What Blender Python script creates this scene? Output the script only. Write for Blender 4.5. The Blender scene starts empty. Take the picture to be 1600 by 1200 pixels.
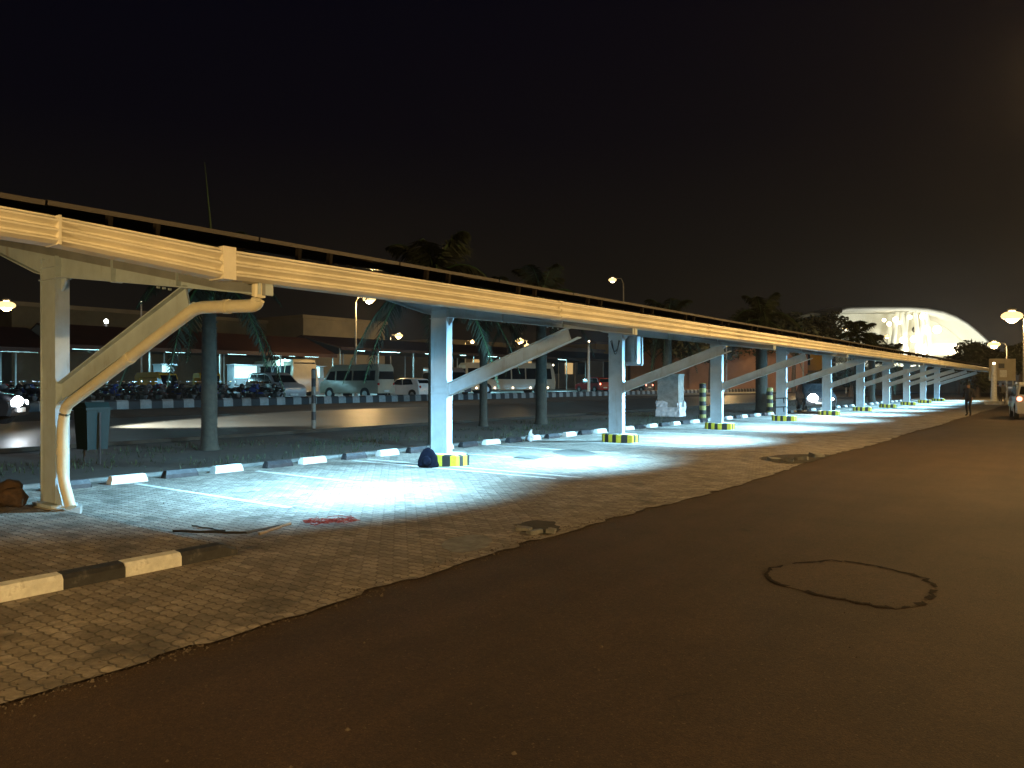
import bpy, bmesh, math, random
from mathutils import Vector, Matrix, Euler
PI = math.pi
C = bpy.context.scene.collection
sc = bpy.context.scene

# ------------------------------------------------------------------ camera, world, exposure
F_PX, H0, TH, HORZ = 1200.0, 1.75, math.radians(36.64), 597.6
cam_d = bpy.data.cameras.new('camera')
cam_d.lens = 36 * F_PX / 1600
cam_d.sensor_width = 36
cam_d.clip_end = 3000
cam = bpy.data.objects.new('camera', cam_d)
C.objects.link(cam)
cam.location = (0, 0, H0)
cam.rotation_euler = (math.radians(90 - 0.115), 0, TH)
sc.camera = cam

w = bpy.data.worlds.new('World')
sc.world = w
w.use_nodes = True
nt = w.node_tree
nt.nodes.clear()
wo = nt.nodes.new('ShaderNodeOutputWorld')
bg = nt.nodes.new('ShaderNodeBackground')
tc = nt.nodes.new('ShaderNodeTexCoord')
sx = nt.nodes.new('ShaderNodeSeparateXYZ')
cr = nt.nodes.new('ShaderNodeValToRGB')
nt.links.new(tc.outputs['Generated'], sx.inputs[0])
nt.links.new(sx.outputs['Z'], cr.inputs[0])
nt.links.new(cr.outputs[0], bg.inputs[0])
nt.links.new(bg.outputs[0], wo.inputs[0])
e = cr.color_ramp.elements
e[0].position = 0.0; e[0].color = (.0095, .0075, .0055, 1)
e[1].position = 0.55; e[1].color = (.0008, .0009, .0040, 1)
m_ = e.new(.14); m_.color = (.0048, .0042, .0036, 1)
m_ = e.new(.30); m_.color = (.0014, .0014, .0034, 1)
bg.inputs[1].default_value = 1.0

sc.view_settings.view_transform = 'Standard'
sc.view_settings.look = 'None'
sc.view_settings.gamma = 1
sc.view_settings.exposure = 0
sc.view_settings.use_curve_mapping = False
sc.cycles.use_denoising = True
sc.cycles.sample_clamp_indirect = 4
sc.cycles.max_bounces = 6

SODIUM = (1.0, .63, .235)
COOL = (.31, .71, 1.0)
P_ROAD, P_LOW, P_FLOOD = 3900, 9800, 10500

def sm(a, b, x):
    t = max(0, min(1, (x - a) / (b - a)))
    return t * t * (3 - 2 * t)
def gz(x): return .6 * sm(-19.5, -31, x)

def at(px, py, z=0.0):
    """world point on the level z seen at that place of the photograph (used for measuring)"""
    d = Vector((-math.sin(TH), math.cos(TH), 0)) + Vector((math.cos(TH), math.sin(TH), 0)) * ((px - 800) / F_PX) + Vector((0, 0, (HORZ - py) / F_PX))
    t = (z - H0) / d.z
    return Vector((0, 0, H0)) + d * t

# ------------------------------------------------------------------ materials
def mat(name, col, rough=.7, metal=0.0, var=.15, scale=6.0, bump=0.0, bscale=40, emit=None, estr=0, col2=None, spec=None):
    m = bpy.data.materials.new(name); m.use_nodes = True
    n = m.node_tree; b = n.nodes['Principled BSDF']
    b.inputs['Roughness'].default_value = rough
    b.inputs['Metallic'].default_value = metal
    if spec is not None: b.inputs['Specular IOR Level'].default_value = spec
    t = n.nodes.new('ShaderNodeTexCoord')
    no = n.nodes.new('ShaderNodeTexNoise'); no.inputs['Scale'].default_value = scale; no.inputs['Detail'].default_value = 6
    no.inputs['Roughness'].default_value = .65
    n.links.new(t.outputs['Object'], no.inputs[0])
    mx = n.nodes.new('ShaderNodeMix'); mx.data_type = 'RGBA'
    c2 = col2 or tuple(c * (1 - var * 2) for c in col)
    mx.inputs[6].default_value = (*c2, 1); mx.inputs[7].default_value = (*[min(1, c * (1 + var * .5)) for c in col], 1)
    mr = n.nodes.new('ShaderNodeMapRange'); mr.inputs[1].default_value = .3; mr.inputs[2].default_value = .65
    n.links.new(no.outputs[0], mr.inputs[0]); n.links.new(mr.outputs[0], mx.inputs[0])
    n.links.new(mx.outputs[2], b.inputs['Base Color'])
    if bump:
        n2 = n.nodes.new('ShaderNodeTexNoise'); n2.inputs['Scale'].default_value = bscale; n2.inputs['Detail'].default_value = 4
        n.links.new(t.outputs['Object'], n2.inputs[0])
        bp = n.nodes.new('ShaderNodeBump'); bp.inputs['Strength'].default_value = bump; bp.inputs['Distance'].default_value = .01
        n.links.new(n2.outputs[0], bp.inputs['Height']); n.links.new(bp.outputs[0], b.inputs['Normal'])
    if emit:
        b.inputs['Emission Color'].default_value = (*emit, 1); b.inputs['Emission Strength'].default_value = estr
    return m

M = {}
M['cream'] = mat('cream paint', (.78, .73, .60), .45, 0, .10, 1.6, .15, 30)
M['steel'] = mat('pale grey paint', (.44, .53, .58), .5, 0, .10, 2.2, .1, 30)
M['pipe'] = mat('cream pvc', (.70, .66, .50), .35, 0, .08, 3)
M['alu'] = mat('aluminium frame', (.065, .055, .048), .6, .2, .15, .5)
M['channel'] = mat('grey primer channel', (.23, .25, .26), .6, .1, .15, 2)
M['bronze'] = mat('dark bracket', (.016, .013, .011), .9, 0, .2, spec=.1)
M['cell'] = mat('solar cell glass', (.010, .012, .022), .25, 0, .2)
M['zinc'] = mat('zinc sheet', (.35, .35, .34), .45, .5, .15)
M['concrete'] = mat('concrete', (.34, .33, .30), .85, 0, .2, 5, .4, 40)
M['whitepaint'] = mat('white kerb paint', (.72, .72, .68), .6, 0, .14, 9, .3, 40)
M['blackpaint'] = mat('black kerb paint', (.028, .028, .032), .5, 0, .3, 9, .3, 40)
M['edging'] = mat('weathered edging', (.17, .165, .15), .9, 0, .25, 3, .4, 30)
M['soil'] = mat('dry soil', (.032, .024, .015), .95, 0, .3, 2, .6, 12)
M['far_asphalt'] = mat('smooth asphalt', (.085, .080, .072), .45, 0, .15, .6, .2, 60)
M['darkmetal'] = mat('dark metal', (.03, .03, .032), .4, .3)
M['galv'] = mat('galvanised pole', (.30, .30, .28), .5, .3, .12, 3)
M['rubber'] = mat('rubber', (.015, .015, .016), .8)
M['rim'] = mat('wheel rim', (.35, .35, .36), .35, .7)
M['glass'] = mat('dark car glass', (.010, .012, .014), .08, 0, .1)
M['chrome'] = mat('chrome', (.6, .6, .6), .15, 1)
M['green_bin'] = mat('green plastic', (.002, .018, .019), .7, 0, .15)
M['trunk'] = mat('palm trunk', (.036, .034, .024), .9, 0, .25, 7, .6, 20)
M['bark'] = mat('bark', (.09, .065, .045), .9, 0, .25, 7, .6, 20)
M['shaft'] = mat('crownshaft', (.022, .06, .016), .5, 0, .2)
M['frond'] = mat('palm leaf', (.008, .015, .004), .9, 0, .3, 1)
M['leaf'] = mat('tree leaf', (.016, .022, .008), .8, 0, .35, .7)
M['grass'] = mat('grass', (.03, .042, .012), .8, 0, .4, 1.5)
M['skin'] = mat('skin', (.20, .11, .07), .6)
M['cloth_dark'] = mat('dark cloth', (.018, .018, .022), .9)
M['cloth_grey'] = mat('grey cloth', (.12, .12, .12), .9)
M['bagblue'] = mat('navy bag cloth', (.004, .005, .012), .95, 0, .3, 12, .8, 30, spec=.1)
M['sack'] = mat('brown sacking', (.075, .042, .022), .95, 0, .35, 8, .7, 40)
M['plastic_white'] = mat('white plastic sheet', (.75, .77, .80), .3, 0, .15, 5)
M['redcable'] = mat('red cable', (.35, .05, .04), .5)
M['blackcable'] = mat('black cable', (.015, .015, .015), .5)
M['grit'] = mat('grit', (.13, .10, .075), .9, 0, .35, 3)
M['timber'] = mat('timber', (.28, .20, .12), .8, 0, .2, 8)
for k, c in dict(white=(.80, .80, .78), silver=(.40, .40, .40), red=(.30, .02, .02), black=(.02, .02, .022), blue=(.03, .06, .22),
                 yellow=(.50, .30, .03), beige=(.45, .40, .30), grey=(.14, .14, .15), maroon=(.12, .015, .015)).items():
    M['car_' + k] = mat(k + ' car paint', c, .22, 0, .06, 2)
M['tail'] = mat('red lamp glass', (.4, .01, .01), .2)
M['tail_on'] = mat('lit red lamp', (.4, .02, .02), .2, emit=(1, .22, .14), estr=7)
M['head_off'] = mat('clear lamp glass', (.5, .5, .5), .1)
M['head_on'] = mat('lit white lamp', (.8, .8, .8), .2, emit=(.85, .93, 1), estr=90)
M['amber_glow'] = mat('amber lamp halo', (.8, .6, .3), .3, 0, .1, 3, emit=(1, .70, .30), estr=1.7)  # glow colour for the halo round the street lamps
M['warm_on'] = mat('lit warm lamp', (.8, .8, .8), .2, emit=(1, .82, .55), estr=9)
M['sod_on'] = mat('lit sodium lamp', (.8, .7, .5), .2, emit=(1, .72, .36), estr=40)
M['cool_on'] = mat('lit led glass', (.8, .8, .8), .2, emit=(.62, .92, 1), estr=10)
M['cool_tube'] = mat('lit cool tube', (.8, .8, .8), .2, emit=(.45, .92, 1), estr=2.0)
M['warm_win'] = mat('lit warm window', (.5, .4, .2), .4, emit=(1, .62, .22), estr=.55)

def weather(m, col, a=.62, c=.72, amt=.6, vscale=(5, 5, .8)):
    n = m.node_tree; b = n.nodes['Principled BSDF']; L = n.links.new; t = [x for x in n.nodes if x.type == 'TEX_COORD'][0]
    mp = n.nodes.new('ShaderNodeMapping'); mp.inputs['Scale'].default_value = vscale; L(t.outputs['Object'], mp.inputs[0])
    q = n.nodes.new('ShaderNodeTexNoise'); q.inputs['Scale'].default_value = 1; q.inputs['Detail'].default_value = 7; q.inputs['Roughness'].default_value = .7; L(mp.outputs[0], q.inputs[0])
    mr = n.nodes.new('ShaderNodeMapRange'); mr.inputs[1].default_value = a; mr.inputs[2].default_value = c; mr.inputs[3].default_value = 0; mr.inputs[4].default_value = amt; L(q.outputs[0], mr.inputs[0])
    old = b.inputs['Base Color'].links[0].from_socket; mx = n.nodes.new('ShaderNodeMix'); mx.data_type = 'RGBA'; L(mr.outputs[0], mx.inputs[0]); L(old, mx.inputs[6]); mx.inputs[7].default_value = (*col, 1); L(mx.outputs[2], b.inputs['Base Color'])
weather(M['steel'], (.20, .15, .11), .56, .72, .55)
weather(M['cream'], (.33, .25, .16), .58, .74, .5, (3, .5, 6))
weather(M['pipe'], (.30, .24, .16), .60, .75, .5, (3, 3, 3))
weather(M['blackpaint'], (.12, .115, .11), .58, .70, .6, (9, 9, 9))
weather(M['whitepaint'], (.25, .23, .20), .58, .72, .6, (8, 8, 8))
def stripe_mat(name, c1, c2, width, off=0.0, axis='XY', rough=.6):
    m = mat(name, c1, rough); n = m.node_tree; b = n.nodes['Principled BSDF']
    t = n.nodes.new('ShaderNodeTexCoord'); s = n.nodes.new('ShaderNodeSeparateXYZ'); n.links.new(t.outputs['Object'], s.inputs[0])
    if axis == 'XY':
        a = n.nodes.new('ShaderNodeMath'); a.operation = 'SUBTRACT'; n.links.new(s.outputs[0], a.inputs[0]); n.links.new(s.outputs[1], a.inputs[1]); src = a.outputs[0]
    else: src = s.outputs['XYZ'.index(axis)]
    a2 = n.nodes.new('ShaderNodeMath'); a2.operation = 'MULTIPLY_ADD'; a2.inputs[1].default_value = .5 / width; a2.inputs[2].default_value = off
    n.links.new(src, a2.inputs[0])
    f = n.nodes.new('ShaderNodeMath'); f.operation = 'FRACT'; n.links.new(a2.outputs[0], f.inputs[0])
    g = n.nodes.new('ShaderNodeMath'); g.operation = 'GREATER_THAN'; g.inputs[1].default_value = .5; n.links.new(f.outputs[0], g.inputs[0])
    old = b.inputs['Base Color'].links[0].from_socket
    mx = n.nodes.new('ShaderNodeMix'); mx.data_type = 'RGBA'; n.links.new(g.outputs[0], mx.inputs[0]); n.links.new(old, mx.inputs[6])
    mx.inputs[7].default_value = (*c2, 1); n.links.new(mx.outputs[2], b.inputs['Base Color'])
    return m
M['hazard'] = stripe_mat('black and yellow hazard paint', (.62, .52, .03), (.012, .014, .012), .125, .1)
M['hazard_v'] = stripe_mat('striped post paint', (.15, .145, .12), (.015, .015, .015), .30, 0, 'Z')
M['hazard_vy'] = stripe_mat('yellow striped post paint', (.30, .27, .08), (.015, .015, .015), .22, .1, 'Z')
M['kerbstripe'] = stripe_mat('white and black kerb paint', (.30, .30, .29), (.02, .02, .022), .52, 0, 'Y')

def paver_mat():
    m = bpy.data.materials.new('interlocking pavers'); m.use_nodes = True; n = m.node_tree; b = n.nodes['Principled BSDF']
    L = n.links.new
    t = n.nodes.new('ShaderNodeTexCoord')
    # wavy interlock: shift x by a zigzag of y
    s = n.nodes.new('ShaderNodeSeparateXYZ'); L(t.outputs['Object'], s.inputs[0])
    def tri(src, freq, amp):
        a = n.nodes.new('ShaderNodeMath'); a.operation = 'PINGPONG'; a.inputs[1].default_value = .5 / freq; L(src, a.inputs[0])
        c = n.nodes.new('ShaderNodeMath'); c.operation = 'MULTIPLY'; c.inputs[1].default_value = amp * freq; L(a.outputs[0], c.inputs[0]); return c.outputs[0]
    ax = n.nodes.new('ShaderNodeMath'); ax.operation = 'ADD'; L(s.outputs[0], ax.inputs[0]); L(tri(s.outputs[1], 1 / .1025, .045), ax.inputs[1])
    ay = n.nodes.new('ShaderNodeMath'); ay.operation = 'ADD'; L(s.outputs[1], ay.inputs[0]); L(tri(s.outputs[0], 1 / .1025, .036), ay.inputs[1])
    cb = n.nodes.new('ShaderNodeCombineXYZ'); L(ax.outputs[0], cb.inputs[0]); L(ay.outputs[0], cb.inputs[1])
    br = n.nodes.new('ShaderNodeTexBrick'); L(cb.outputs[0], br.inputs[0])
    br.inputs['Scale'].default_value = 1; br.inputs['Brick Width'].default_value = .205; br.inputs['Row Height'].default_value = .1025
    br.inputs['Mortar Size'].default_value = .010; br.inputs['Mortar Smooth'].default_value = 1; br.inputs['Bias'].default_value = -.1
    br.inputs['Color1'].default_value = (.38, .325, .27, 1); br.inputs['Color2'].default_value = (.22, .185, .15, 1); br.inputs['Mortar'].default_value = (.16, .135, .105, 1)
    no = n.nodes.new('ShaderNodeTexNoise'); no.inputs['Scale'].default_value = 1.6; no.inputs['Detail'].default_value = 8; no.inputs['Roughness'].default_value = .7; L(t.outputs['Object'], no.inputs[0])
    mr = n.nodes.new('ShaderNodeMapRange'); mr.inputs[1].default_value = .35; mr.inputs[2].default_value = .7; mr.inputs[3].default_value = 1.05; mr.inputs[4].default_value = .48; L(no.outputs[0], mr.inputs[0])
    mx = n.nodes.new('ShaderNodeMix'); mx.data_type = 'RGBA'; mx.blend_type = 'MULTIPLY'; mx.inputs[0].default_value = 1
    L(br.outputs[0], mx.inputs[6]); L(mr.outputs[0], mx.inputs[7])
    # damp / oil stains with a shape of their own
    n3 = n.nodes.new('ShaderNodeTexNoise'); n3.inputs['Scale'].default_value = 1.7; n3.inputs['Detail'].default_value = 3; L(t.outputs['Object'], n3.inputs[0])
    m3 = n.nodes.new('ShaderNodeMapRange'); m3.inputs[1].default_value = .60; m3.inputs[2].default_value = .68; m3.inputs[3].default_value = 0; m3.inputs[4].default_value = .6; L(n3.outputs[0], m3.inputs[0])
    mx2 = n.nodes.new('ShaderNodeMix'); mx2.data_type = 'RGBA'; L(m3.outputs[0], mx2.inputs[0]); L(mx.outputs[2], mx2.inputs[6]); mx2.inputs[7].default_value = (.07, .06, .05, 1)
    L(mx2.outputs[2], b.inputs['Base Color']); b.inputs['Roughness'].default_value = .8
    n6 = n.nodes.new('ShaderNodeTexNoise'); n6.inputs['Scale'].default_value = 13; n6.inputs['Detail'].default_value = 5; n6.inputs['Roughness'].default_value = .75; L(t.outputs['Object'], n6.inputs[0])
    m6 = n.nodes.new('ShaderNodeMapRange'); m6.inputs[1].default_value = .34; m6.inputs[2].default_value = .62; m6.inputs[3].default_value = .62; m6.inputs[4].default_value = 1.12; L(n6.outputs[0], m6.inputs[0])
    mx3 = n.nodes.new('ShaderNodeMix'); mx3.data_type = 'RGBA'; mx3.blend_type = 'MULTIPLY'; mx3.inputs[0].default_value = 1; L(mx2.outputs[2], mx3.inputs[6]); L(m6.outputs[0], mx3.inputs[7]); L(mx3.outputs[2], b.inputs['Base Color'])
    # height: bricks with rocking
    n4 = n.nodes.new('ShaderNodeTexNoise'); n4.inputs['Scale'].default_value = 5; n4.inputs['Detail'].default_value = 5; L(t.outputs['Object'], n4.inputs[0])
    inv = n.nodes.new('ShaderNodeMath'); inv.operation = 'MULTIPLY_ADD'; inv.inputs[1].default_value = -1; L(br.outputs['Fac'], inv.inputs[0]); L(n4.outputs[0], inv.inputs[2])
    bp = n.nodes.new('ShaderNodeBump'); bp.inputs['Strength'].default_value = 1; bp.inputs['Distance'].default_value = .016
    L(inv.outputs[0], bp.inputs['Height']); L(bp.outputs[0], b.inputs['Normal'])
    return m
M['paver'] = paver_mat()

def asphalt_mat(name='worn asphalt', base=(.046, .0265, .0150), k=1.0):
    m = bpy.data.materials.new(name); m.use_nodes = True; n = m.node_tree; b = n.nodes['Principled BSDF']; L = n.links.new
    b.inputs['Roughness'].default_value = .82; b.inputs['Specular IOR Level'].default_value = .35
    t = n.nodes.new('ShaderNodeTexCoord')
    def noise(sc_, det, rough=.6, vec=None, dist=0):
        q = n.nodes.new('ShaderNodeTexNoise'); q.inputs['Scale'].default_value = sc_; q.inputs['Detail'].default_value = det; q.inputs['Roughness'].default_value = rough; q.inputs['Distortion'].default_value = dist
        L(vec or t.outputs['Object'], q.inputs[0]); return q.outputs[0]
    def ramp(src, a, c, lo, hi):
        q = n.nodes.new('ShaderNodeMapRange'); q.inputs[1].default_value = a; q.inputs[2].default_value = c; q.inputs[3].default_value = lo; q.inputs[4].default_value = hi; L(src, q.inputs[0]); return q.outputs[0]
    def mul(a, c):
        q = n.nodes.new('ShaderNodeMath'); q.operation = 'MULTIPLY'; L(a, q.inputs[0]); L(c, q.inputs[1]); return q.outputs[0]
    mp = n.nodes.new('ShaderNodeMapping'); mp.inputs['Scale'].default_value = (1.6, .12, 1); L(t.outputs['Object'], mp.inputs[0])
    f = mul(ramp(noise(.7, 8, .7), .3, .7, .72, 1.25), ramp(noise(1, 4, .6, mp.outputs[0]), .35, .65, .86, 1.12))     # blotches and wheel-worn streaks
    f = mul(f, ramp(noise(120, 2, .8), .3, .72, .55, 1.5))                                                            # stones in the tar
    f = mul(f, ramp(noise(38, 4, .85), .32, .68, .62, 1.4))
    f = mul(f, ramp(noise(3.2, 5, .75, None, .6), .62, .70, 1.0, .62))                                               # oil stains
    mx = n.nodes.new('ShaderNodeMix'); mx.data_type = 'RGBA'; mx.blend_type = 'MULTIPLY'; mx.inputs[0].default_value = 1; mx.inputs[6].default_value = (*[c * k for c in base], 1); L(f, mx.inputs[7])
    g = ramp(noise(48, 2, .5), .66, .74, 0, .75); mx2 = n.nodes.new('ShaderNodeMix'); mx2.data_type = 'RGBA'; L(g, mx2.inputs[0]); L(mx.outputs[2], mx2.inputs[6]); mx2.inputs[7].default_value = (.13, .09, .06, 1)
    L(mx2.outputs[2], b.inputs['Base Color'])
    bp = n.nodes.new('ShaderNodeBump'); bp.inputs['Strength'].default_value = .8; bp.inputs['Distance'].default_value = .008; L(noise(70, 3, .8), bp.inputs['Height']); L(bp.outputs[0], b.inputs['Normal'])
    return m
M['asphalt'] = asphalt_mat()
M['patch'] = asphalt_mat('older asphalt patch', k=1.22)
M['crack'] = mat('tar crack', (.020, .013, .009), .95, spec=.1)

# ------------------------------------------------------------------ mesh helpers
class MB:
    def __init__(s): s.v = []; s.f = []; s.mi = []
    def add(s, vs, fs, mi=0):
        o = len(s.v); s.v += [tuple(x) for x in vs]; s.f += [tuple(i + o for i in f) for f in fs]; s.mi += [mi] * len(fs); return s
    def box(s, x0, x1, y0, y1, z0, z1, mi=0, M4=None):
        vs = [Vector((x, y, z)) for x in (x0, x1) for y in (y0, y1) for z in (z0, z1)]
        if M4: vs = [M4 @ q for q in vs]
        return s.add(vs, [(0, 1, 3, 2), (4, 6, 7, 5), (0, 4, 5, 1), (2, 3, 7, 6), (0, 2, 6, 4), (1, 5, 7, 3)], mi)
    def prism(s, poly, a0, a1, axis='y', mi=0):
        """poly in the plane across axis; extruded from a0 to a1 along it"""
        def V(p, a): return {'y': (p[0], a, p[1]), 'x': (a, p[0], p[1]), 'z': (p[0], p[1], a)}[axis]
        n = len(poly)
        return s.add([V(p, a0) for p in poly] + [V(p, a1) for p in poly],
                     [tuple(range(n))[::-1], tuple(range(n, 2 * n))] + [(i, (i + 1) % n, n + (i + 1) % n, n + i) for i in range(n)], mi)
    def tube(s, pts, r, n=8, mi=0, cap=True):
        pts = [Vector(p) for p in pts]; rs = r if isinstance(r, (list, tuple)) else [r] * len(pts)
        vs = []; fs = []
        for i, p in enumerate(pts):
            d = (pts[min(i + 1, len(pts) - 1)] - pts[max(i - 1, 0)]).normalized()
            a = d.cross(Vector((0, 0, 1)) if abs(d.z) < .9 else Vector((1, 0, 0))).normalized(); b = d.cross(a)
            vs += [p + (a * math.cos(2 * PI * k / n) + b * math.sin(2 * PI * k / n)) * rs[i] for k in range(n)]
        for i in range(len(pts) - 1):
            fs += [(i * n + k, i * n + (k + 1) % n, (i + 1) * n + (k + 1) % n, (i + 1) * n + k) for k in range(n)]
        if cap: fs += [tuple(range(n))[::-1], tuple(range((len(pts) - 1) * n, len(pts) * n))]
        return s.add(vs, fs, mi)
    def ball(s, c, r, n=10, m=7, mi=0):
        r = r if isinstance(r, tuple) else (r, r, r)
        vs = [(c[0], c[1], c[2] + r[2])]
        for j in range(1, m):
            a = PI * j / m
            vs += [(c[0] + r[0] * math.sin(a) * math.cos(2 * PI * k / n), c[1] + r[1] * math.sin(a) * math.sin(2 * PI * k / n), c[2] + r[2] * math.cos(a)) for k in range(n)]
        vs.append((c[0], c[1], c[2] - r[2])); e = len(vs) - 1
        fs = [(0, 1 + k, 1 + (k + 1) % n) for k in range(n)]
        for j in range(m - 2):
            fs += [(1 + j * n + k, 1 + (j + 1) * n + k, 1 + (j + 1) * n + (k + 1) % n, 1 + j * n + (k + 1) % n) for k in range(n)]
        fs += [(e, 1 + (m - 2) * n + (k + 1) % n, 1 + (m - 2) * n + k) for k in range(n)]
        return s.add(vs, fs, mi)
    def disc(s, c, r, h, axis='y', n=16, mi=0):
        o = {'x': (h / 2, 0, 0), 'y': (0, h / 2, 0), 'z': (0, 0, h / 2)}[axis]
        c = Vector(c); return s.tube([c - Vector(o), c + Vector(o)], r, n, mi)
    def build(s, name, mats, parent=None, smooth=False, loc=None):
        me = bpy.data.meshes.new(name); me.from_pydata(s.v, [], s.f)
        for mm in (mats if isinstance(mats, (list, tuple)) else [mats]): me.materials.append(mm)
        me.polygons.foreach_set('material_index', s.mi)
        bm = bmesh.new(); bm.from_mesh(me); bmesh.ops.recalc_face_normals(bm, faces=bm.faces); bm.to_mesh(me); bm.free()
        if smooth:
            me.polygons.foreach_set('use_smooth', [True] * len(me.polygons))
            if smooth != 'all': me.set_sharp_from_angle(angle=math.radians(40))
        me.update()
        o = bpy.data.objects.new(name, me); C.objects.link(o)
        if parent: o.parent = parent
        if loc: o.location = loc
        return o

def tag(o, label=None, cat=None, group=None, kind=None):
    if label: o['label'] = label
    if cat: o['category'] = cat
    if group: o['group'] = group
    if kind: o['kind'] = kind
    return o
def empty(name, loc, rz=0, label=None, cat=None, group=None):
    o = bpy.data.objects.new(name, None); C.objects.link(o); o.location = loc; o.rotation_euler = (0, 0, rz); o.empty_display_size = .2
    return tag(o, label, cat, group)
def dup(o, loc=None, rz=None, label=None, group=None, parent=None, scale=None):
    c = o.copy(); C.objects.link(c); c.parent = parent
    if loc is not None: c.location = loc
    if rz is not None: c.rotation_euler = (0, 0, rz)
    if label: c['label'] = label
    if group: c['group'] = group
    if scale: c.scale = (scale,) * 3
    for ch in list(o.children): dup(ch, parent=c)
    return c
def light(name, kind, loc, power, col, radius=.15, rot=None, spot=None, blend=.3, parent=None):
    d = bpy.data.lights.new(name, kind); d.energy = power; d.color = col
    if kind in ('POINT', 'SPOT'): d.shadow_soft_size = radius
    if kind == 'SPOT': d.spot_size = spot; d.spot_blend = blend
    o = bpy.data.objects.new(name, d); C.objects.link(o); o.location = loc
    if rot: o.rotation_euler = rot
    if parent: o.parent = parent
    return o
def ordinal(i): return ['first', 'second', 'third', 'fourth', 'fifth', 'sixth', 'seventh', 'eighth', 'ninth', 'tenth', 'eleventh', 'twelfth', 'thirteenth', 'fourteenth', 'fifteenth', 'sixteenth'][i]

# ------------------------------------------------------------------ ground, roads, paving
rnd = random.Random(5)
def sheet(name, xs, y0, y1, dz, m, ny=1, edge=None):
    """a level-following sheet; xs ordered; edge(y) jitters the last x"""
    b = MB(); ys = [y0 + (y1 - y0) * j / ny for j in range(ny + 1)]; nx = len(xs)
    for y in ys:
        for i, x in enumerate(xs):
            if edge and i == nx - 1: x = x + edge(y)
            b.v.append((x, y, gz(x) + dz))
    for j in range(ny):
        for i in range(nx - 1):
            b.f.append((j * nx + i, j * nx + i + 1, (j + 1) * nx + i + 1, (j + 1) * nx + i)); b.mi.append(0)
    return tag(b.build(name, m), kind='structure')
def xr(a, b, n): return [a + (b - a) * i / n for i in range(n + 1)]
sheet('ground', [-900, -300, -120, -60, -40] + xr(-31, -19.5, 12) + [-10, 60, 300, 900], -900, 900, -.03, M['soil'])
sheet('road', [-4.95, 14], -40, 140, -.016, M['asphalt'])
_rj = random.Random(88); _J = [_rj.choice((-.06, -.03, 0, 0, .02, .04)) + _rj.uniform(-.012, .012) for _ in range(400)]
def jag(y):
    return _J[int((y + 6) / .26) % 400] + .07 * math.sin(y * .55 + .6)
def jag_old(y):
    return .012 * math.sin(y * 9.1) + .010 * math.sin(y * 23.7 + 1) + .008 * math.sin(y * 51 + 2) + .07 * math.sin(y * .55 + .6)
sheet('pavement', [-13.95, -12, -10, -8, -6, -4.80], -6, 92, 0, M['paver'], 900, jag)
sheet('far_road', xr(-27.8, -21.6, 7), -60, 160, -.012, M['far_asphalt'])
sheet('lot_surface', [-75, -34.2], -40, 170, -.012, M['far_asphalt'])
# concrete edging strip behind the wheel stops
b = MB()
for k in range(-4, 46): b.box(-14.12, -13.97, k * 2 + .01, k * 2 + 1.99, -.05, .055)
tag(b.build('kerb', M['edging']), kind='structure')
# kerb of the far road and the striped far kerb
b = MB(); b.prism([(-34.2, .5), (-34.2, .98), (-34.0, .98), (-33.92, .9), (-33.9, .5)], -30, 160, 'y')
tag(b.build('far_kerb', M['kerbstripe']), kind='structure')
b = MB(); b.box(-21.6, -21.45, -30, 150, 0, .11); tag(b.build('road_edging', M['soil']), kind='structure')
# raised pavement by the first column
b = MB(); b.box(-11.6, -7.06, -8, 4.53, -.02, .09); tag(b.build('raised_pavement', M['paver']), kind='structure')
# painted parking lines
b = MB()
def pl(y, x1, z=.004): b.box(-13.1, x1, y - .05, y + .05, .001, z)
BAY = 7.74
for n in range(-1, 10):
    y0 = 12.35 + BAY * n
    for dy, x1 in ((-.68, -7.7), (-.26, -7.4), (2.05, -8.9), (4.45, -9.2)):
        if n == -1 and dy < 0: continue
        pl(y0 + dy + (.1 if n < 0 else 0), x1)
M['linepaint'] = mat('worn white line paint', (.70, .70, .66), .6, 0, .2, 14, col2=(.34, .31, .28))
tag(b.build('parking_line', M['linepaint']), kind='structure')

# patch in the asphalt with its tar outline
def blob(pts, z, n=4, jit=.03, seed=1):
    r = random.Random(seed); out = []
    for i in range(len(pts)):
        p0, p1, p2, p3 = [Vector(pts[(i + k) % len(pts)]) for k in (-1, 0, 1, 2)]
        for k in range(n):
            t = k / n
            q = .5 * (2 * p1 + (p2 - p0) * t + (2 * p0 - 5 * p1 + 4 * p2 - p3) * t * t + (3 * p1 - p0 - 3 * p2 + p3) * t ** 3)
            out.append((q.x + r.uniform(-jit, jit), q.y + r.uniform(-jit, jit)))
    return out
pts = [(p.x, p.y) for p in (at(x, y, -.01) for x, y in ((1205, 888), (1290, 876), (1370, 884), (1452, 908), (1448, 940), (1400, 950), (1320, 938), (1215, 912)))]
ring = blob(pts, 0, 7, .03)
b = MB(); b.prism(ring, -.0155, -.0125, 'z'); tag(b.build('asphalt_patch', M['patch']), kind='structure')
b = MB(); r2 = random.Random(3); N = len(ring); cen = Vector((sum(p[0] for p in ring) / N, sum(p[1] for p in ring) / N))
for i in range(N):
    if r2.random() < .08: continue
    wv = [r2.uniform(.010, .05) for _ in range(2)]; p, q = Vector(ring[i]), Vector(ring[(i + 1) % N]); u = (p - cen).normalized(); v = (q - cen).normalized()
    b.add([(*(p - u * wv[0]), -.008), (*(p + u * wv[0] * .4), -.008), (*(q + v * wv[1] * .4), -.008), (*(q - v * wv[1]), -.008)], [(0, 1, 2, 3)])
tag(b.build('patch_crack', M['crack']), kind='structure')

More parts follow.
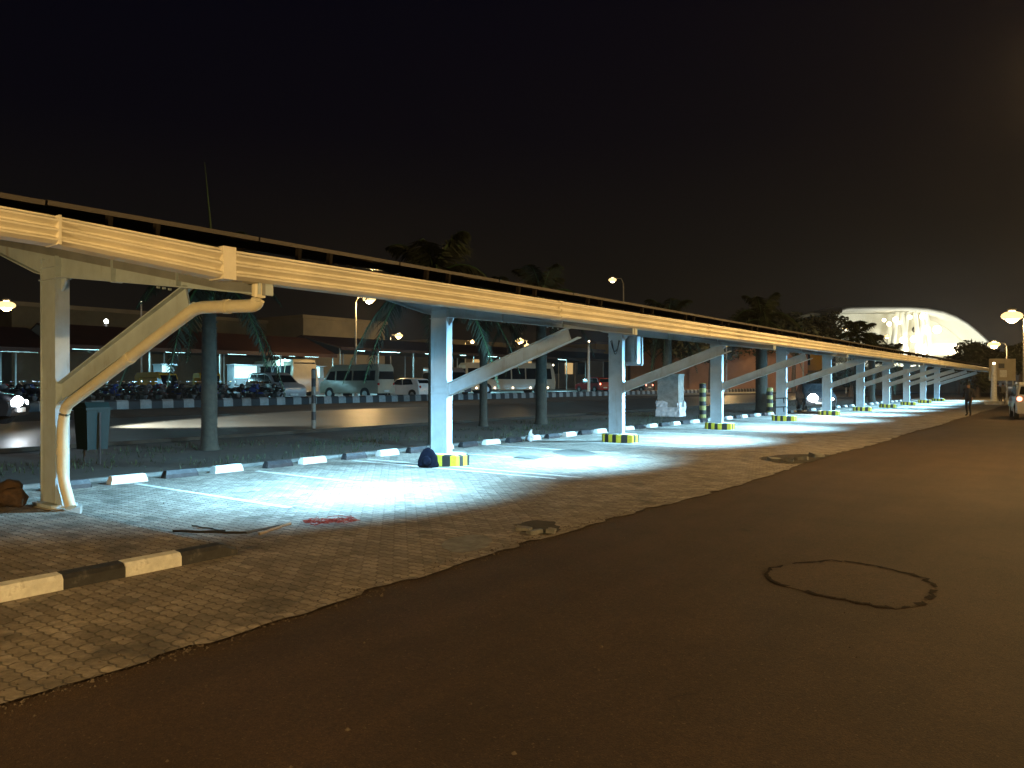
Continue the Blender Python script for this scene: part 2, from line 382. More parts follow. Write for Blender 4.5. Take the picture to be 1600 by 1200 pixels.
# broken places in the paving: a sunken dark hollow with loose pavers
M['damp'] = mat('damp sand', (.13, .115, .10), .5, 0, .25, 6, .6, 20)
M['hollow'] = mat('dirt hollow', (.035, .028, .022), .9, 0, .3, 6, .8, 20)
M['mortar_patch'] = mat('grey mortar', (.20, .20, .19), .8, 0, .25, 6, .5, 20)
def hollow(name, pix, m, label, seed, loose=0, z=.004):
    pp = [(p.x, p.y) for p in (at(x, y, 0) for x, y in pix)]
    rg = blob(pp, 0, 6, .012 if seed == 1 else .035, seed); b = MB(); b.prism(rg, .001, z, 'z')
    o = b.build(name, m); tag(o, kind='structure')
    return o
hollow('dirt_patch', [(690, 854), (704, 842), (742, 836), (768, 842), (756, 856), (716, 864)], M['mortar_patch'], '', 1)
hollow('pothole', [(806, 822), (830, 814), (865, 816), (872, 828), (850, 836), (822, 832)], M['hollow'], '', 2, z=.006)
hollow('pothole', [(1188, 716), (1222, 711), (1262, 710), (1296, 711), (1284, 717), (1250, 724), (1214, 723)], M['hollow'], '', 4, z=.006)
hollow('damp_patch', [(865, 706), (890, 702), (925, 706), (930, 711), (905, 713), (880, 711)], M['damp'], '', 6)
hollow('damp_patch', [(800, 714), (825, 711), (850, 715), (825, 718)], M['damp'], '', 7)
def paver_block(px, py, rz, tilt, label, s=1.0):
    b = MB(); b.prism([(-.09, -.05), (-.04, -.06), (.04, -.045), (.08, -.05), (.10, .03), (.04, .045), (-.04, .035), (-.09, .05)], -.01, .04, 'z')
    o = b.build('loose_paver', M['mortar_patch']); p = at(px, py, 0); o.location = (p.x, p.y, .004); o.rotation_euler = (tilt, tilt * .5, rz); o.scale = (s,) * 3
    return tag(o, label, 'paver', 'loose pavers at the holes')
paver_block(818, 829, .4, .15, 'pale loose paver at the left lip of the small hole')
paver_block(836, 834, 1.2, -.1, 'pale loose paver on the near lip of the small hole')
paver_block(861, 832, 2.0, .12, 'loose paver at the right lip of the small hole')
paver_block(1210, 720, .8, .2, 'loose grey paver at the left end of the broken paving beside the road', 1.6)
paver_block(1232, 721, 1.9, .25, 'tilted grey paver in the middle of the broken paving', 1.7)
paver_block(1252, 719, .2, -.2, 'pale broken paver near the asphalt edge of the broken paving', 1.6)
paver_block(1276, 714, 1.1, .2, 'loose grey paver at the right end of the broken paving', 1.9)

b = MB(); rq = random.Random(15)
for i in range(5200):
    y = 1 + 45 * rq.random() ** 1.8
    if rq.random() < .75: x = -4.83 + .07 * math.sin(y * .55 + .6) + rq.gauss(0, .07)
    else: x = rq.uniform(-13.5, 1.5)
    z0 = .001 if x < -4.9 else -.016; s_ = rq.uniform(.003, .011) * (1.7 if rq.random() < .04 else 1)
    a = rq.uniform(0, 6.28); c_, d_ = math.cos(a) * s_, math.sin(a) * s_
    b.add([(x + c_, y + d_, z0), (x - d_, y + c_, z0), (x - c_, y - d_, z0), (x + d_, y - c_, z0), (x + c_ * .2, y + d_ * .2, z0 + s_ * .9)], [(0, 1, 4), (1, 2, 4), (2, 3, 4), (3, 0, 4)])
tag(b.build('gravel', M['grit']), kind='stuff')

# grass on the strip behind the wheel stops
b = MB(); rg = random.Random(9)
for i in range(9000):
    x = rg.uniform(-20.5, -14.3); y = rg.uniform(3, 40) if i < 7000 else rg.uniform(40, 80)
    if math.sin(x * 1.3 + 2) * math.sin(y * .7) + rg.uniform(-.6, .6) < 0: continue
    a = rg.uniform(0, 2 * PI); h_ = rg.uniform(.05, .16); wd = .012; g0 = gz(x) - .03
    dx, dy = math.cos(a), math.sin(a)
    b.add([(x - dy * wd, y + dx * wd, g0), (x + dy * wd, y - dx * wd, g0), (x + dx * h_ * .5, y + dy * h_ * .5, g0 + h_)], [(0, 1, 2)])
tag(b.build('grass', M['grass']), kind='stuff')

# ------------------------------------------------------------------ the solar canopy
XC0, XC1, XE = -11.3, -10.85, -6.45
SL = .185
def T(x): return 2.80 + SL * (XE - x)
Y0, Y1 = -5.2, 85.2
can = empty('solar_canopy', (-11.07, 12.35, 0), 0, 'long pale steel carport roofed with solar panels, cream gutter along its low edge', 'canopy')
OFF = Vector((11.07, -12.35, 0))
def cb(b, name, m, parent=can, **k):
    b.v = [(p[0] + OFF.x, p[1] + OFF.y, p[2]) for p in b.v]
    return b.build(name, m, parent, **k)
hz = .24
for n in range(-1, 10):
    yc = 12.35 + BAY * n
    # column: web between two flanges, joint plates at the brace
    b = MB()
    b.box(XC0 + .018, XC1 - .018, yc - .075, yc + .075, .15, 3.40)
    b.box(XC0, XC0 + .018, yc - .09, yc + .09, .15, 3.42); b.box(XC1 - .018, XC1, yc - .09, yc + .09, .15, 3.42)
    for z in (1.52, 1.66): b.box(XC0 - .004, XC1 + .004, yc - .095, yc + .095, z, z + .014)
    for z in (3.12, 3.28): b.box(XC0 - .03, XC1 + .03, yc - .10, yc + .10, z, z + .016)
    # small gussets under the beam
    b.prism([(XC1, 3.12), (XC1 + .12, 3.12), (XC1 + .12, 3.08), (XC1, 2.96)], yc - .012, yc + .012)
    col = cb(b, 'column', M['steel'])
    b = MB()
    if n == -1:
        b.box(XC0 - .06, XC1 + .06, yc - .17, yc + .17, .10, .14)
        for g in (-1, 1): b.prism([(XC1, .14), (XC1 + .16, .14), (XC1, .42)], yc + g * .06 - .008, yc + g * .06 + .008)
        pb = b
        pb.v = [(p[0] + OFF.x, p[1] + OFF.y, p[2]) for p in pb.v]; pb.build('base_plate', M['steel'], col)
        b = MB(); o8 = [(XC0 - .1, yc - .1), (XC0, yc - .2), (XC1, yc - .2), (XC1 + .22, yc - .08), (XC1 + .22, yc + .12), (XC1, yc + .25), (XC0, yc + .25), (XC0 - .1, yc + .1)]
        b.prism([(p[0] + OFF.x, p[1] + OFF.y) for p in o8], 0, .10, 'z'); b.build('plinth', M['concrete'], col)
    else:
        o8 = [(XC0 - .18, yc - .18), (XC0 - .02, yc - .38), (XC1 + .02, yc - .38), (XC1 + .42, yc - .26), (XC1 + .42, yc + .16), (XC1 + .06, yc + .36), (XC0 - .02, yc + .36), (XC0 - .18, yc + .16)]
        cx, cy = sum(p[0] for p in o8) / 8, sum(p[1] for p in o8) / 8
        top = [((p[0] - cx) * .93 + cx, (p[1] - cy) * .93 + cy) for p in o8]
        lo = [(p[0] - cx, p[1] - cy) for p in o8]; tp = [(p[0] - cx, p[1] - cy) for p in top]
        b.add([(*p, 0) for p in lo] + [(*p, hz - .03) for p in lo] + [(*p, hz) for p in tp],
              [(i, (i + 1) % 8, 8 + (i + 1) % 8, 8 + i) for i in range(8)] + [(8 + i, 8 + (i + 1) % 8, 16 + (i + 1) % 8, 16 + i) for i in range(8)])
        b.add([(*p, hz) for p in tp], [tuple(range(8))], 1)
        b.build('plinth', [M['hazard'], M['whitepaint']], col, loc=(cx + OFF.x, cy + OFF.y, 0))
    # beam: web and bottom flange, low at the road side
    bot = [(XE, 2.62), (-7.9, 2.80), (XC1 + .2, 3.13), (XC1, 3.15), (XC0, 3.22), (XC0 - .2, 3.26), (-13.0, 3.72), (-15.6, 4.38)]
    web = bot + [(-15.6, T(-15.6)), (XE, T(XE))]
    b = MB(); b.prism(web, yc - .012, yc + .012)
    for (xa, za), (xb, zb) in zip(bot[:-1], bot[1:]):
        if xa == XC1 + .0 or xa == XC0: pass
        b.prism([(xa, za), (xb, zb), (xb, zb - .014), (xa, za - .014)], yc - .085, yc + .085)
    b.prism([(XE, T(XE)), (-15.6, T(-15.6)), (-15.6, T(-15.6) + .014), (XE, T(XE) + .014)], yc - .085, yc + .085)
    b.box(XE, XE + .012, yc - .085, yc + .085, 2.61, T(XE) + .01)
    for xs in (-7.95, -9.4): b.box(xs - .006, xs + .006, yc - .07, yc + .07, 2.79 + (xs + 7.9) * -.11, T(xs))
    cb(b, 'beam', M['steel'])
    b = MB(); b.prism([(XE + .02, 2.60), (XE + .02, T(XE) - .012), (-15.6, T(-15.6) - .012), (-15.6, T(-15.6) - .20), (XE - .1, 2.60)], yc - .045, yc - .012)
    cb(b, 'rafter_channel', M['channel'])
    # brace: I-section from column to beam
    p0, p1 = Vector((XC1, 0, 1.60)), Vector((-7.82, 0, 2.66)); d = (p1 - p0).normalized(); u = Vector((-d.z, 0, d.x)); hw = .12
    b = MB()
    def seg(o0, o1, ya, yb, e0=0, e1=0):
        q = [p0 + u * o0 - d * e0, p1 + u * o0 + d * e1, p1 + u * o1 + d * e1, p0 + u * o1 - d * e0]
        b.prism([(v.x, v.z) for v in q], yc + ya, yc + yb)
    # ends run into the column's flange and the beam's flange
    k0, k1 = u.x / d.x, None
    seg(-hw, hw, -.012, .012); seg(hw, hw + .014, -.075, .075, -.02, .05); seg(-hw - .014, -hw, -.075, .075, 0, .18)
    b.box(XC1, XC1 + .016, yc - .09, yc + .09, 1.42, 1.80)
    if n < 4:
        for bz in (1.46, 1.76):
            for by in (-.065, .065): b.disc((XC1 + .022, yc + by, bz), .016, .02, 'x', 6)
        for k in range(3): b.disc((-8.02 + k * .0 - .12 * k, yc - .10, 2.77 - .0 + .02 * k), .014, .03, 'y', 6)
    cb(b, 'brace', M['steel'])
# purlins, roof sheet, panels
for x in (-6.75, -8.6, -10.4, -12.2, -14.0, -15.4):
    b = MB(); z = T(x) + .016; b.box(x - .03, x + .03, Y0, Y1, z, z + .14); cb(b, 'purlin', M['zinc'])
b = MB(); prof = []; x = -6.62; ZR = .17
while x > -15.7:
    for dx, dz in ((0, 0), (.17, 0), (.20, .03), (.24, .03)): prof.append((x - dx, T(x - dx) + ZR + dz))
    x -= .27
prof2 = prof + [(px_, pz - .004) for px_, pz in prof[::-1]]
b.prism(prof2, Y0, Y1)
cb(b, 'roof_sheet', M['zinc'])
def panel_strip(x0, x1, y0, y1, z0):
    b = MB(); s = Matrix.Translation((x0, 0, z0)) @ Matrix.Rotation(math.atan(SL), 4, 'Y')
    L_ = (x0 - x1) / math.cos(math.atan(SL))
    b.box(-L_, 0, y0, y0 + .03, 0, .04, 0, s); b.box(-L_, 0, y1 - .03, y1, 0, .04, 0, s)
    b.box(-.03, 0, y0 + .03, y1 - .03, 0, .04, 0, s); b.box(-L_, -L_ + .03, y0 + .03, y1 - .03, 0, .04, 0, s)
    b.box(-L_ + .03, -.03, y0 + .03, y1 - .03, .006, .034, 1, s)
    return b
y = Y0; rr = random.Random(2)
ZP = 3.17
while y < Y1 - 1:
    b = panel_strip(-6.66, -7.64, y, y + 1.96, ZP + rr.uniform(-.004, .004)); cb(b, 'solar_panel', [M['alu'], M['cell']]); y += 1.98
for k in range(1, 9):
    x0 = -6.66 - k
    b = panel_strip(x0, x0 - .98, Y0, Y1, ZP + SL * k); cb(b, 'panel_row', [M['alu'], M['cell']])
y = Y0 + .5; k = 0
while y < 46:
    b = MB(); b.prism([(-6.74, 2.97), (-6.69, 2.97), (-6.66, 3.18), (-6.72, 3.18)], y - .02, y + .02); b.box(-6.80, -6.64, y - .035, y + .035, 2.955, 2.97)
    cb(b, 'mounting_bracket', M['bronze']); k += 1; y += (.42 if k % 2 else 1.56)
# dark sheet edge under the panels
b = MB(); b.prism([(-6.74, 2.90), (-6.72, 2.90), (-6.72, 2.965), (-7.4, 3.09), (-7.4, 3.075), (-6.74, 2.955)], Y0, Y1); cb(b, 'edge_flashing', M['maroon'] if 'maroon' in M else M['zinc'])
# gutter
def gprof(x, zt, zb, d=.05, back=.16):
    H_ = zt - zb
    pr = [(0, 0), (0, -.06), (d, -.15), (d, -.21), (0, -.34), (0, -.40), (d, -.49), (d, -.55), (0, -.68), (0, -.74), (d, -.83), (d, -.89), (.0, -1.0)]
    out = [(x + a, zt + c * H_) for a, c in pr]
    return out + [(x - back, zb), (x - back, zb + .006), (x - .008, zb + .006), (x - .008, zt)]
segs = [4.13] + [9.9 + 5.8 * i for i in range(13)] + [Y1]
for a, c in zip(segs[:-1], segs[1:]):
    b = MB(); t0 = 2.995; b.prism(gprof(-6.43, t0, 2.72), a, c - .012); cb(b, 'gutter', M['cream'])
    b = MB(); b.prism(gprof(-6.415, t0 + .004, 2.712), c - .06, c + .05); 
    if c < Y1: cb(b, 'gutter_joint', M['cream'])
def taper(y0, y1, xf, zt0, zt1, zb0, zb1, cap=False):
    A = gprof(xf, zt0, zb0, .05); B = gprof(xf, zt1, zb1, .05); n = len(A); b = MB()
    b.add([(p[0], y0, p[1]) for p in A] + [(p[0], y1, p[1]) for p in B], [tuple(range(n)), tuple(range(n, 2 * n))] + [(i, (i + 1) % n, n + (i + 1) % n, n + i) for i in range(n)])
    return b
cb(taper(2.66, 4.10, -6.36, 3.035, 2.985, 2.815, 2.705), 'gutter', M['cream'])
cb(taper(Y0, 2.66, -6.36, 3.20, 3.035, 3.0, 2.815), 'gutter', M['cream'])
b = MB(); b.box(-6.54, -6.302, 4.06, 4.19, 2.70, 3.0); cb(b, 'gutter_end_cap', M['cream'])
b = MB(); b.box(-6.54, -6.306, 2.655, 2.675, 2.812, 3.037); cb(b, 'gutter_joint', M['cream'])
# dry leaves caught along the gutter
b = MB(); rl = random.Random(31)
for i in range(900):
    y = 4.3 + 42 * rl.random() ** 1.6; k = math.sin(y * 2.3) + math.sin(y * 5.9 + 1)
    if k < .1: continue
    x = rl.uniform(-6.60, -6.44); z = 2.992; s_ = rl.uniform(.02, .05); a = rl.uniform(0, 6.28)
    b.add([(x, y, z), (x + s_ * math.cos(a), y + s_ * 1.6 * math.sin(a), z + rl.uniform(0, .05)), (x - s_ * math.sin(a), y + s_ * math.cos(a) * 1.6, z + rl.uniform(0, .04))], [(0, 1, 2)])
tag(b.build('dry_leaves', M['bronze']), kind='stuff')
# downpipe of the first column
yc = 4.61; yp = yc - .02
def round_path(pts, rad, n=6):
    pts = [Vector(p) for p in pts]; out = [pts[0]]
    for i in range(1, len(pts) - 1):
        a, p, c = pts[i - 1], pts[i], pts[i + 1]; r_ = min(rad, (p - a).length * .45, (c - p).length * .45)
        s0, s1 = p + (a - p).normalized() * r_, p + (c - p).normalized() * r_
        for k in range(n + 1):
            t = k / n; out.append(s0 * (1 - t) ** 2 + p * 2 * t * (1 - t) + s1 * t * t)
    return out + [pts[-1]]
yp = yc - .04
kx = (-6.50, yp, 2.78), (-6.50, yp, 2.505), (-7.60, yp, 2.55), (-10.66, yp, 1.44), (-10.755, yp, 1.20), (-10.755, yp, .50), (-10.52, yp, .13)
pp = list(kx)
b = MB(); b.tube(round_path(kx, .16), .066, 14); dp = cb(b, 'downpipe', M['pipe'], smooth=True)
b = MB()
for i, j in ((1, 2), (2, 3), (4, 5)):
    p, q = Vector(pp[i]), Vector(pp[j]); b.tube([p.lerp(q, .45), p.lerp(q, .45) + (q - p).normalized() * .08], .074, 14)
cb(b, 'pipe_collar', M['pipe'], dp, smooth=True)

# ------------------------------------------------------------------ floodlights under the eave
FL = [8.5, 14.4] + [12.35 + BAY * n + 2.1 for n in range(1, 10)]
FNAME = ['between the first and second columns'] + ['just past the ' + k + ' column' for k in ('second', 'third', 'fourth', 'fifth', 'sixth', 'seventh', 'eighth', 'ninth', 'tenth', 'last')]
def floodlight(i, first=None):
    lab = 'white led floodlight under the canopy eave ' + FNAME[i]
    z = 3.03 if i < 2 else 2.95
    loc = (-8.15, FL[i], z + .01)
    if first is None:
        r = empty('floodlight', loc, 0, lab, 'floodlight', 'led floodlights under the canopy eave')
        s = Matrix.Rotation(math.radians(35), 4, 'Y')
        b = MB(); b.box(-.13, .13, -.17, .17, 0, .055, 0, s)
        for k in range(7): b.box(-.11 + k * .034, -.10 + k * .034, -.15, .15, .055, .085, 0, s)
        b.build('housing', M['darkmetal'], r)
        b = MB(); b.box(-.115, .115, -.155, .155, -.006, 0, 0, s); b.build('lens', M['cool_on'], r)
        b = MB(); b.tube([(0, -.185, .0), (0, -.185, .10), (0, .185, .10), (0, .185, 0)], .012, 6); b.tube([(0, 0, .10), (.0, 0, .20)], .015, 6); b.build('bracket', M['galv'], r)
    else: r = dup(first, loc, 0, lab)
    light('flood_lamp', 'SPOT', (-8.18, FL[i], z - .03), P_FLOOD * (.86, .9)[i == 1] if i < 2 else P_FLOOD, COOL, .14, (0, math.radians(38.5), 0), math.radians(136), 1.0)
    return r
f0 = None
for n in range(11):
    f = floodlight(n, f0); f0 = f0 or f

# ------------------------------------------------------------------ wheel stops
def stop_mb():
    b = MB(); pr = [(-.09, 0), (.09, 0), (.09, .07), (.05, .14), (-.05, .14), (-.09, .07)]
    L_, k = .32, .02
    vs = [(p[0], -L_, p[1]) for p in pr] + [(p[0], -L_ + k + p[1] * .2, p[1]) for p in pr] + [(p[0], L_ - k - p[1] * .2, p[1]) for p in pr]
    vs = [(p[0], -L_ + p[1] * .25, p[1]) for p in pr] + [(p[0], L_ - p[1] * .25, p[1]) for p in pr]
    return b.add(vs, [tuple(range(6)), tuple(range(6, 12))] + [(i, (i + 1) % 6, 6 + (i + 1) % 6, 6 + i) for i in range(6)])
stops = {}
rs = random.Random(4)
ys_ = [4.75, 5.78, 6.75, 7.74, 8.71, 9.86, 10.76, 11.98]
y = 13.0
while y < 84: ys_.append(y); y += 1.02
cnt = {}
for i, y in enumerate([1.7, 2.75, 3.75] + ys_):
    colr = 'white' if (i % 2 == 1) else 'black'
    bay = max(0, int((y - 4.61) // BAY)); key = (bay, colr); k = cnt.get(key, 0); cnt[key] = k + 1
    if y < 4.61: lab = {1.7: 'black wheel stop at the left edge of the photo behind the first column', 2.75: 'white wheel stop partly cut by the left edge of the photo', 3.75: 'black wheel stop just left of the first column'}[y]
    else: lab = f"{colr} concrete wheel stop, {ordinal(k)} {colr} one past the {ordinal(bay)} canopy column"
    x = -13.36 - .004 * min(y, 40) + rs.uniform(-.04, .04)
    if colr not in stops:
        o = stop_mb().build('wheel_stop', M[colr + 'paint']); stops[colr] = o
    else: o = dup(stops[colr])
    o.location = (x, y, .002); o.rotation_euler = (0, 0, rs.uniform(-.04, .04))
    tag(o, lab, 'wheel stop', f'{colr} wheel stops along the back of the parking bays')

# ------------------------------------------------------------------ near painted kerb
kp = [(-.16, 0), (0, 0), (0, .09), (-.03, .125), (-.13, .135), (-.16, .125)]
for i, (a, c) in enumerate([(-.2, .32), (.32, .86), (.86, 1.38), (1.38, 1.92), (1.92, 2.43 + .0), (2.43, 2.94), (2.94, 3.46), (3.46, 4.0), (4.0, 4.60)]):
    if c < 1.9: continue
    colr = 'white' if i % 2 else 'black'
    n_ = 8; b = MB(); L_ = c - a - .006; vs = []
    for j in range(n_ + 1):
        t = j / n_; k = 1.0
        if i == 8 and t > .8: k = 1 - (t - .8) * 2.2
        vs += [(p[0] if k == 1 else p[0] * .9, a + L_ * t - a, p[1] * k) for p in kp]
    fs = [tuple(range(6)), tuple(range(n_ * 6, n_ * 6 + 6))]
    for j in range(n_): fs += [(j * 6 + q, j * 6 + (q + 1) % 6, (j + 1) * 6 + (q + 1) % 6, (j + 1) * 6 + q) for q in range(6)]
    b.add(vs, fs); o = b.build('kerb_block', M[colr + 'paint'], loc=(-6.9, a + .003, 0))
    lab = {3: 'white kerb block outside the photo to the left', 4: 'black kerb block cut off by the left edge of the photo', 5: 'white kerb block in the lower left corner of the paving', 6: 'black kerb block between the two white ones in front',
           7: 'white kerb block between the two black ones, nearer the kerb end', 8: 'black kerb block with rounded worn end, last of the front kerb'}.get(i, 'white kerb block')
    tag(o, lab, 'kerb block', 'painted kerb blocks by the first column')

# ------------------------------------------------------------------ vehicles
def car(name, label, L_, W, Hh, prof, glass, paint, loc, heading, wx, wr=.31, head='head_off', tail='tail', group=None, belt=None, cat='car', shield=None, lampz=.62):
    """prof: side outline (x forward, z); glass: side window outlines; heading: angle of +x"""
    r = empty(name, loc, heading, label, cat, group)
    belt = belt or Hh * .58
    def hw(z): return W / 2 * (1 - .28 * max(0, z - belt) / max(.1, (Hh - belt)) * .55 - (.04 if z < .35 else 0))
    b = MB(); n = len(prof)
    vs = [(p[0], s * (hw(p[1]) - .06), p[1]) for s in (-1, 1) for p in prof]
    cx = sum(p[0] for p in prof) / n; cz = Hh * .45
    inner = [(cx + (p[0] - cx) * .965, cz + (p[1] - cz) * .93) for p in prof]
    vs2 = [(p[0], s * hw(p[1]), p[1]) for s in (-1, 1) for p in inner]
    b.add([*vs, *vs2], [tuple(2 * n + i for i in range(n)), tuple(3 * n + i for i in range(n))] +
          [(i, (i + 1) % n, n + (i + 1) % n, n + i) for i in range(n)] +
          [(i, (i + 1) % n, 2 * n + (i + 1) % n, 2 * n + i) for i in range(n)] +
          [(n + i, n + (i + 1) % n, 3 * n + (i + 1) % n, 3 * n + i) for i in range(n)])
    b.build('body', paint, r, smooth=True)
    for g in glass:
        for s in (-1, 1):
            b = MB(); m_ = len(g); off = .008
            b.add([(p[0], s * (hw(p[1]) + off), p[1]) for p in g] + [(p[0], s * (hw(p[1]) - .02), p[1]) for p in g],
                  [tuple(range(m_))] + [(i, (i + 1) % m_, m_ + (i + 1) % m_, m_ + i) for i in range(m_)])
            b.build('side_window', M['glass'], r)
    for nm, (a, c) in (shield or {}).items():
        a, c = Vector((a[0], 0, a[1])), Vector((c[0], 0, c[1])); d = (c - a).normalized(); nn = Vector((-d.z, 0, d.x))
        if nn.x * (1 if a.x + c.x > 0 else -1) < 0: nn = -nn
        a2, c2 = a + d * .04 + nn * .012, c - d * .05 + nn * .012
        wa, wc = hw(a.z) - .13, hw(c.z) - .13
        b = MB(); b.add([(a2.x, -wa, a2.z), (a2.x, wa, a2.z), (c2.x, wc, c2.z), (c2.x, -wc, c2.z)] + [(v.x - nn.x * .02, y_, v.z - nn.z * .02) for v, y_ in ((a2, -wa), (a2, wa), (c2, wc), (c2, -wc))],
                        [(0, 1, 2, 3), (0, 1, 5, 4), (1, 2, 6, 5), (2, 3, 7, 6), (3, 0, 4, 7)])
        b.build(nm, M['glass'], r)
    x1, x0 = max(p[0] for p in prof), min(p[0] for p in prof)
    for x in wx:
        for s in (-1, 1):
            b = MB(); b.disc((x, s * (W / 2 - .09), wr), wr, .19, 'y', 20); wh = b.build('wheel', M['rubber'], r, smooth=True)
            b = MB(); b.disc((x, s * (W / 2 + .008), wr), wr * .62, .012, 'y', 14); b.build('rim', M['rim'], wh)
    for x in wx:
        for s in (-1, 1): b = MB(); b.disc((x, s * (W / 2 - .015), wr + .02), wr * 1.2, .03, 'y', 20); b.build('wheel_arch', M['rubber'], r)
    for s in (-1, 1):
        b = MB(); b.ball((x1 - .07, s * (W / 2 - .26), lampz), (.07, .16, .085), 10, 6); b.build('headlight', M[head], r, smooth='all')
        b = MB(); b.ball((x0 + .05, s * (W / 2 - .17), lampz + .2), (.06, .12, .12), 10, 6); b.build('tail_light', M[tail], r, smooth='all')
    b = MB(); b.box(x1 - .02, x1 + .03, -.26, .26, .36, .48); b.build('number_plate', M['whitepaint'], r)
    b = MB(); b.box(x0 - .03, x0 + .02, -.26, .26, .5, .62); b.build('number_plate', M['whitepaint'], r)
    return r
HATCH = [(1.8, .25), (1.88, .45), (1.85, .68), (1.55, .86), (.95, .98), (.25, 1.42), (-.2, 1.50), (-1.1, 1.48), (-1.5, 1.40), (-1.78, 1.02), (-1.86, .7), (-1.84, .25)]
HG = [[(.78, 1.0), (.22, 1.36), (-.22, 1.42), (-.25, .98)], [(-.33, .98), (-.30, 1.42), (-1.0, 1.40), (-1.25, 1.02)]]
MPV = [(2.25, .3), (2.33, .55), (2.28, .85), (1.95, 1.02), (1.35, 1.12), (.65, 1.66), (.2, 1.78), (-1.6, 1.78), (-2.1, 1.66), (-2.25, 1.1), (-2.3, .7), (-2.28, .3)]
MG = [[(1.1, 1.12), (.6, 1.55), (.15, 1.64), (.15, 1.1)], [(.05, 1.1), (.05, 1.66), (-.85, 1.66), (-.85, 1.1)], [(-.95, 1.1), (-.95, 1.66), (-1.7, 1.64), (-2.0, 1.12)]]
VAN = [(2.7, .35), (2.78, .7), (2.7, 1.15), (2.35, 1.35), (1.9, 2.1), (1.5, 2.42), (-2.6, 2.46), (-2.74, 2.2), (-2.78, .4)]
VG = [[(2.1, 1.35), (1.75, 1.95), (1.25, 1.98), (1.25, 1.3)], [(1.1, 1.3), (1.1, 2.0), (-.35, 2.0), (-.35, 1.3)], [(-.5, 1.3), (-.5, 2.0), (-2.5, 2.0), (-2.5, 1.3)]]
BUS = [(5, .4), (5.05, 1.2), (4.95, 2.2), (4.75, 3.0), (4.5, 3.15), (-4.7, 3.15), (-4.95, 2.9), (-5, .4)]
BG = [[(4.6, 1.5), (4.5, 2.6), (3.3, 2.6), (3.3, 1.5)]] + [[(3.1 - 1.6 * i, 1.5), (3.1 - 1.6 * i, 2.6), (1.65 - 1.6 * i, 2.6), (1.65 - 1.6 * i, 1.5)] for i in range(5)]
def hatch(name, label, paint, loc, hd, **k): return car(name, label, 3.7, 1.66, 1.5, HATCH, HG, M[paint], loc, hd, (1.15, -1.2), .29, shield={'windscreen': ((.90, 1.0), (.27, 1.41)), 'rear_window': ((-1.74, 1.06), (-1.52, 1.38))}, **k)
def mpv(name, label, paint, loc, hd, **k): return car(name, label, 4.6, 1.8, 1.78, MPV, MG, M[paint], loc, hd, (1.45, -1.4), .34, lampz=.78, shield={'windscreen': ((1.32, 1.14), (.68, 1.64)), 'rear_window': ((-2.24, 1.15), (-2.11, 1.62))}, **k)
def van(name, label, paint, loc, hd, **k): return car(name, label, 5.5, 1.95, 2.46, VAN, VG, M[paint], loc, hd, (1.75, -1.6), .36, lampz=.85, cat='minibus', belt=1.25, shield={'windscreen': ((2.33, 1.38), (1.92, 2.06)), 'rear_window': ((-2.79, 1.35), (-2.76, 2.0))}, **k)
def bus(name, label, paint, loc, hd, **k): return car(name, label, 10, 2.4, 3.15, BUS, BG, M[paint], loc, hd, (3.0, -2.8), .48, lampz=.8, cat='bus', belt=1.4, shield={'windscreen': ((5.0, 1.35), (4.78, 2.9)), 'rear_window': ((-5.0, 1.5), (-4.96, 2.6))}, **k)

def put(px, py, z): p = at(px, py, z); return (p.x, p.y, z)
p = put(634, 622, .588); hatch('parked_car', 'white hatchback parked nose away beside the second column', 'car_white', p, math.radians(187))
van('minibus', 'white high roofed minibus parked behind the white hatchback', 'car_beige', (-42.3, 38.0, .588), math.radians(186))
mpv('parked_car', 'silver people carrier facing the road left of the white minibus', 'car_silver', (-41.2, 30.2, .588), math.radians(-8))
bus('bus', 'pale bus seen head on, rising behind the silver people carrier', 'car_beige', (-57.5, 43.0, .588), math.radians(-16))
# left lot
p = put(2, 640, .5); lc = hatch('moving_car', 'dark car with bright headlight driving in at the left edge on the far road', 'car_black', (-26.4, 8.1, .52), math.radians(52), head='head_on')
b = MB(); b.ball((1.92, -.42, .68), (.10, .34, .15), 18, 12); b.build('headlight_glare', M['head_on'], lc, smooth='all')  # oversized lit ball stands in for the headlight's glare
light('headlight_beam', 'SPOT', (-25.2, 9.6, 1.12), 42000, (.95, .97, .82), .08, (math.radians(87.3), 0, 0), math.radians(30), .5)
mpv('parked_car', 'dark red people carrier behind the motorcycles left of the first column', 'car_maroon', (-49.5, 14.5, .588), math.radians(10))
hatch('parked_car', 'dark red hatchback behind the motorcycles right of the first column', 'car_maroon', (-48, 20.6, .588), math.radians(-5))
# beyond the second column
p = put(728, 612, .6)
van('minibus', 'dark minibus with lit windscreen just right of the second column', 'car_grey', (-44, 49.6, .588), math.radians(-20))
bs = bus('bus', 'long pale bus with a row of marker lights under the brace of the second column', 'car_beige', (-47.5, 63.0, .588), math.radians(62))
for k in range(5):
    b = MB(); b.ball((4.1 - 2.0 * k, -1.23, .62), .085, 8, 6); b.build('marker_light', M['warm_on'], bs)
for k in (-1, 1):
    b = MB(); b.ball((4.9, k * .9, 2.98), .09, 8, 6); b.build('roof_marker', M['warm_on'], bs)
mpv('parked_car', 'red car with lit tail lamps beyond the thin palm trunk', 'car_red', (-46.5, 78.5, .588), math.radians(160), tail='tail_on')
hatch('parked_car', 'grey car parked left of the white lamp post', 'car_grey', (-44.5, 86, .588), math.radians(170), tail='tail_on')
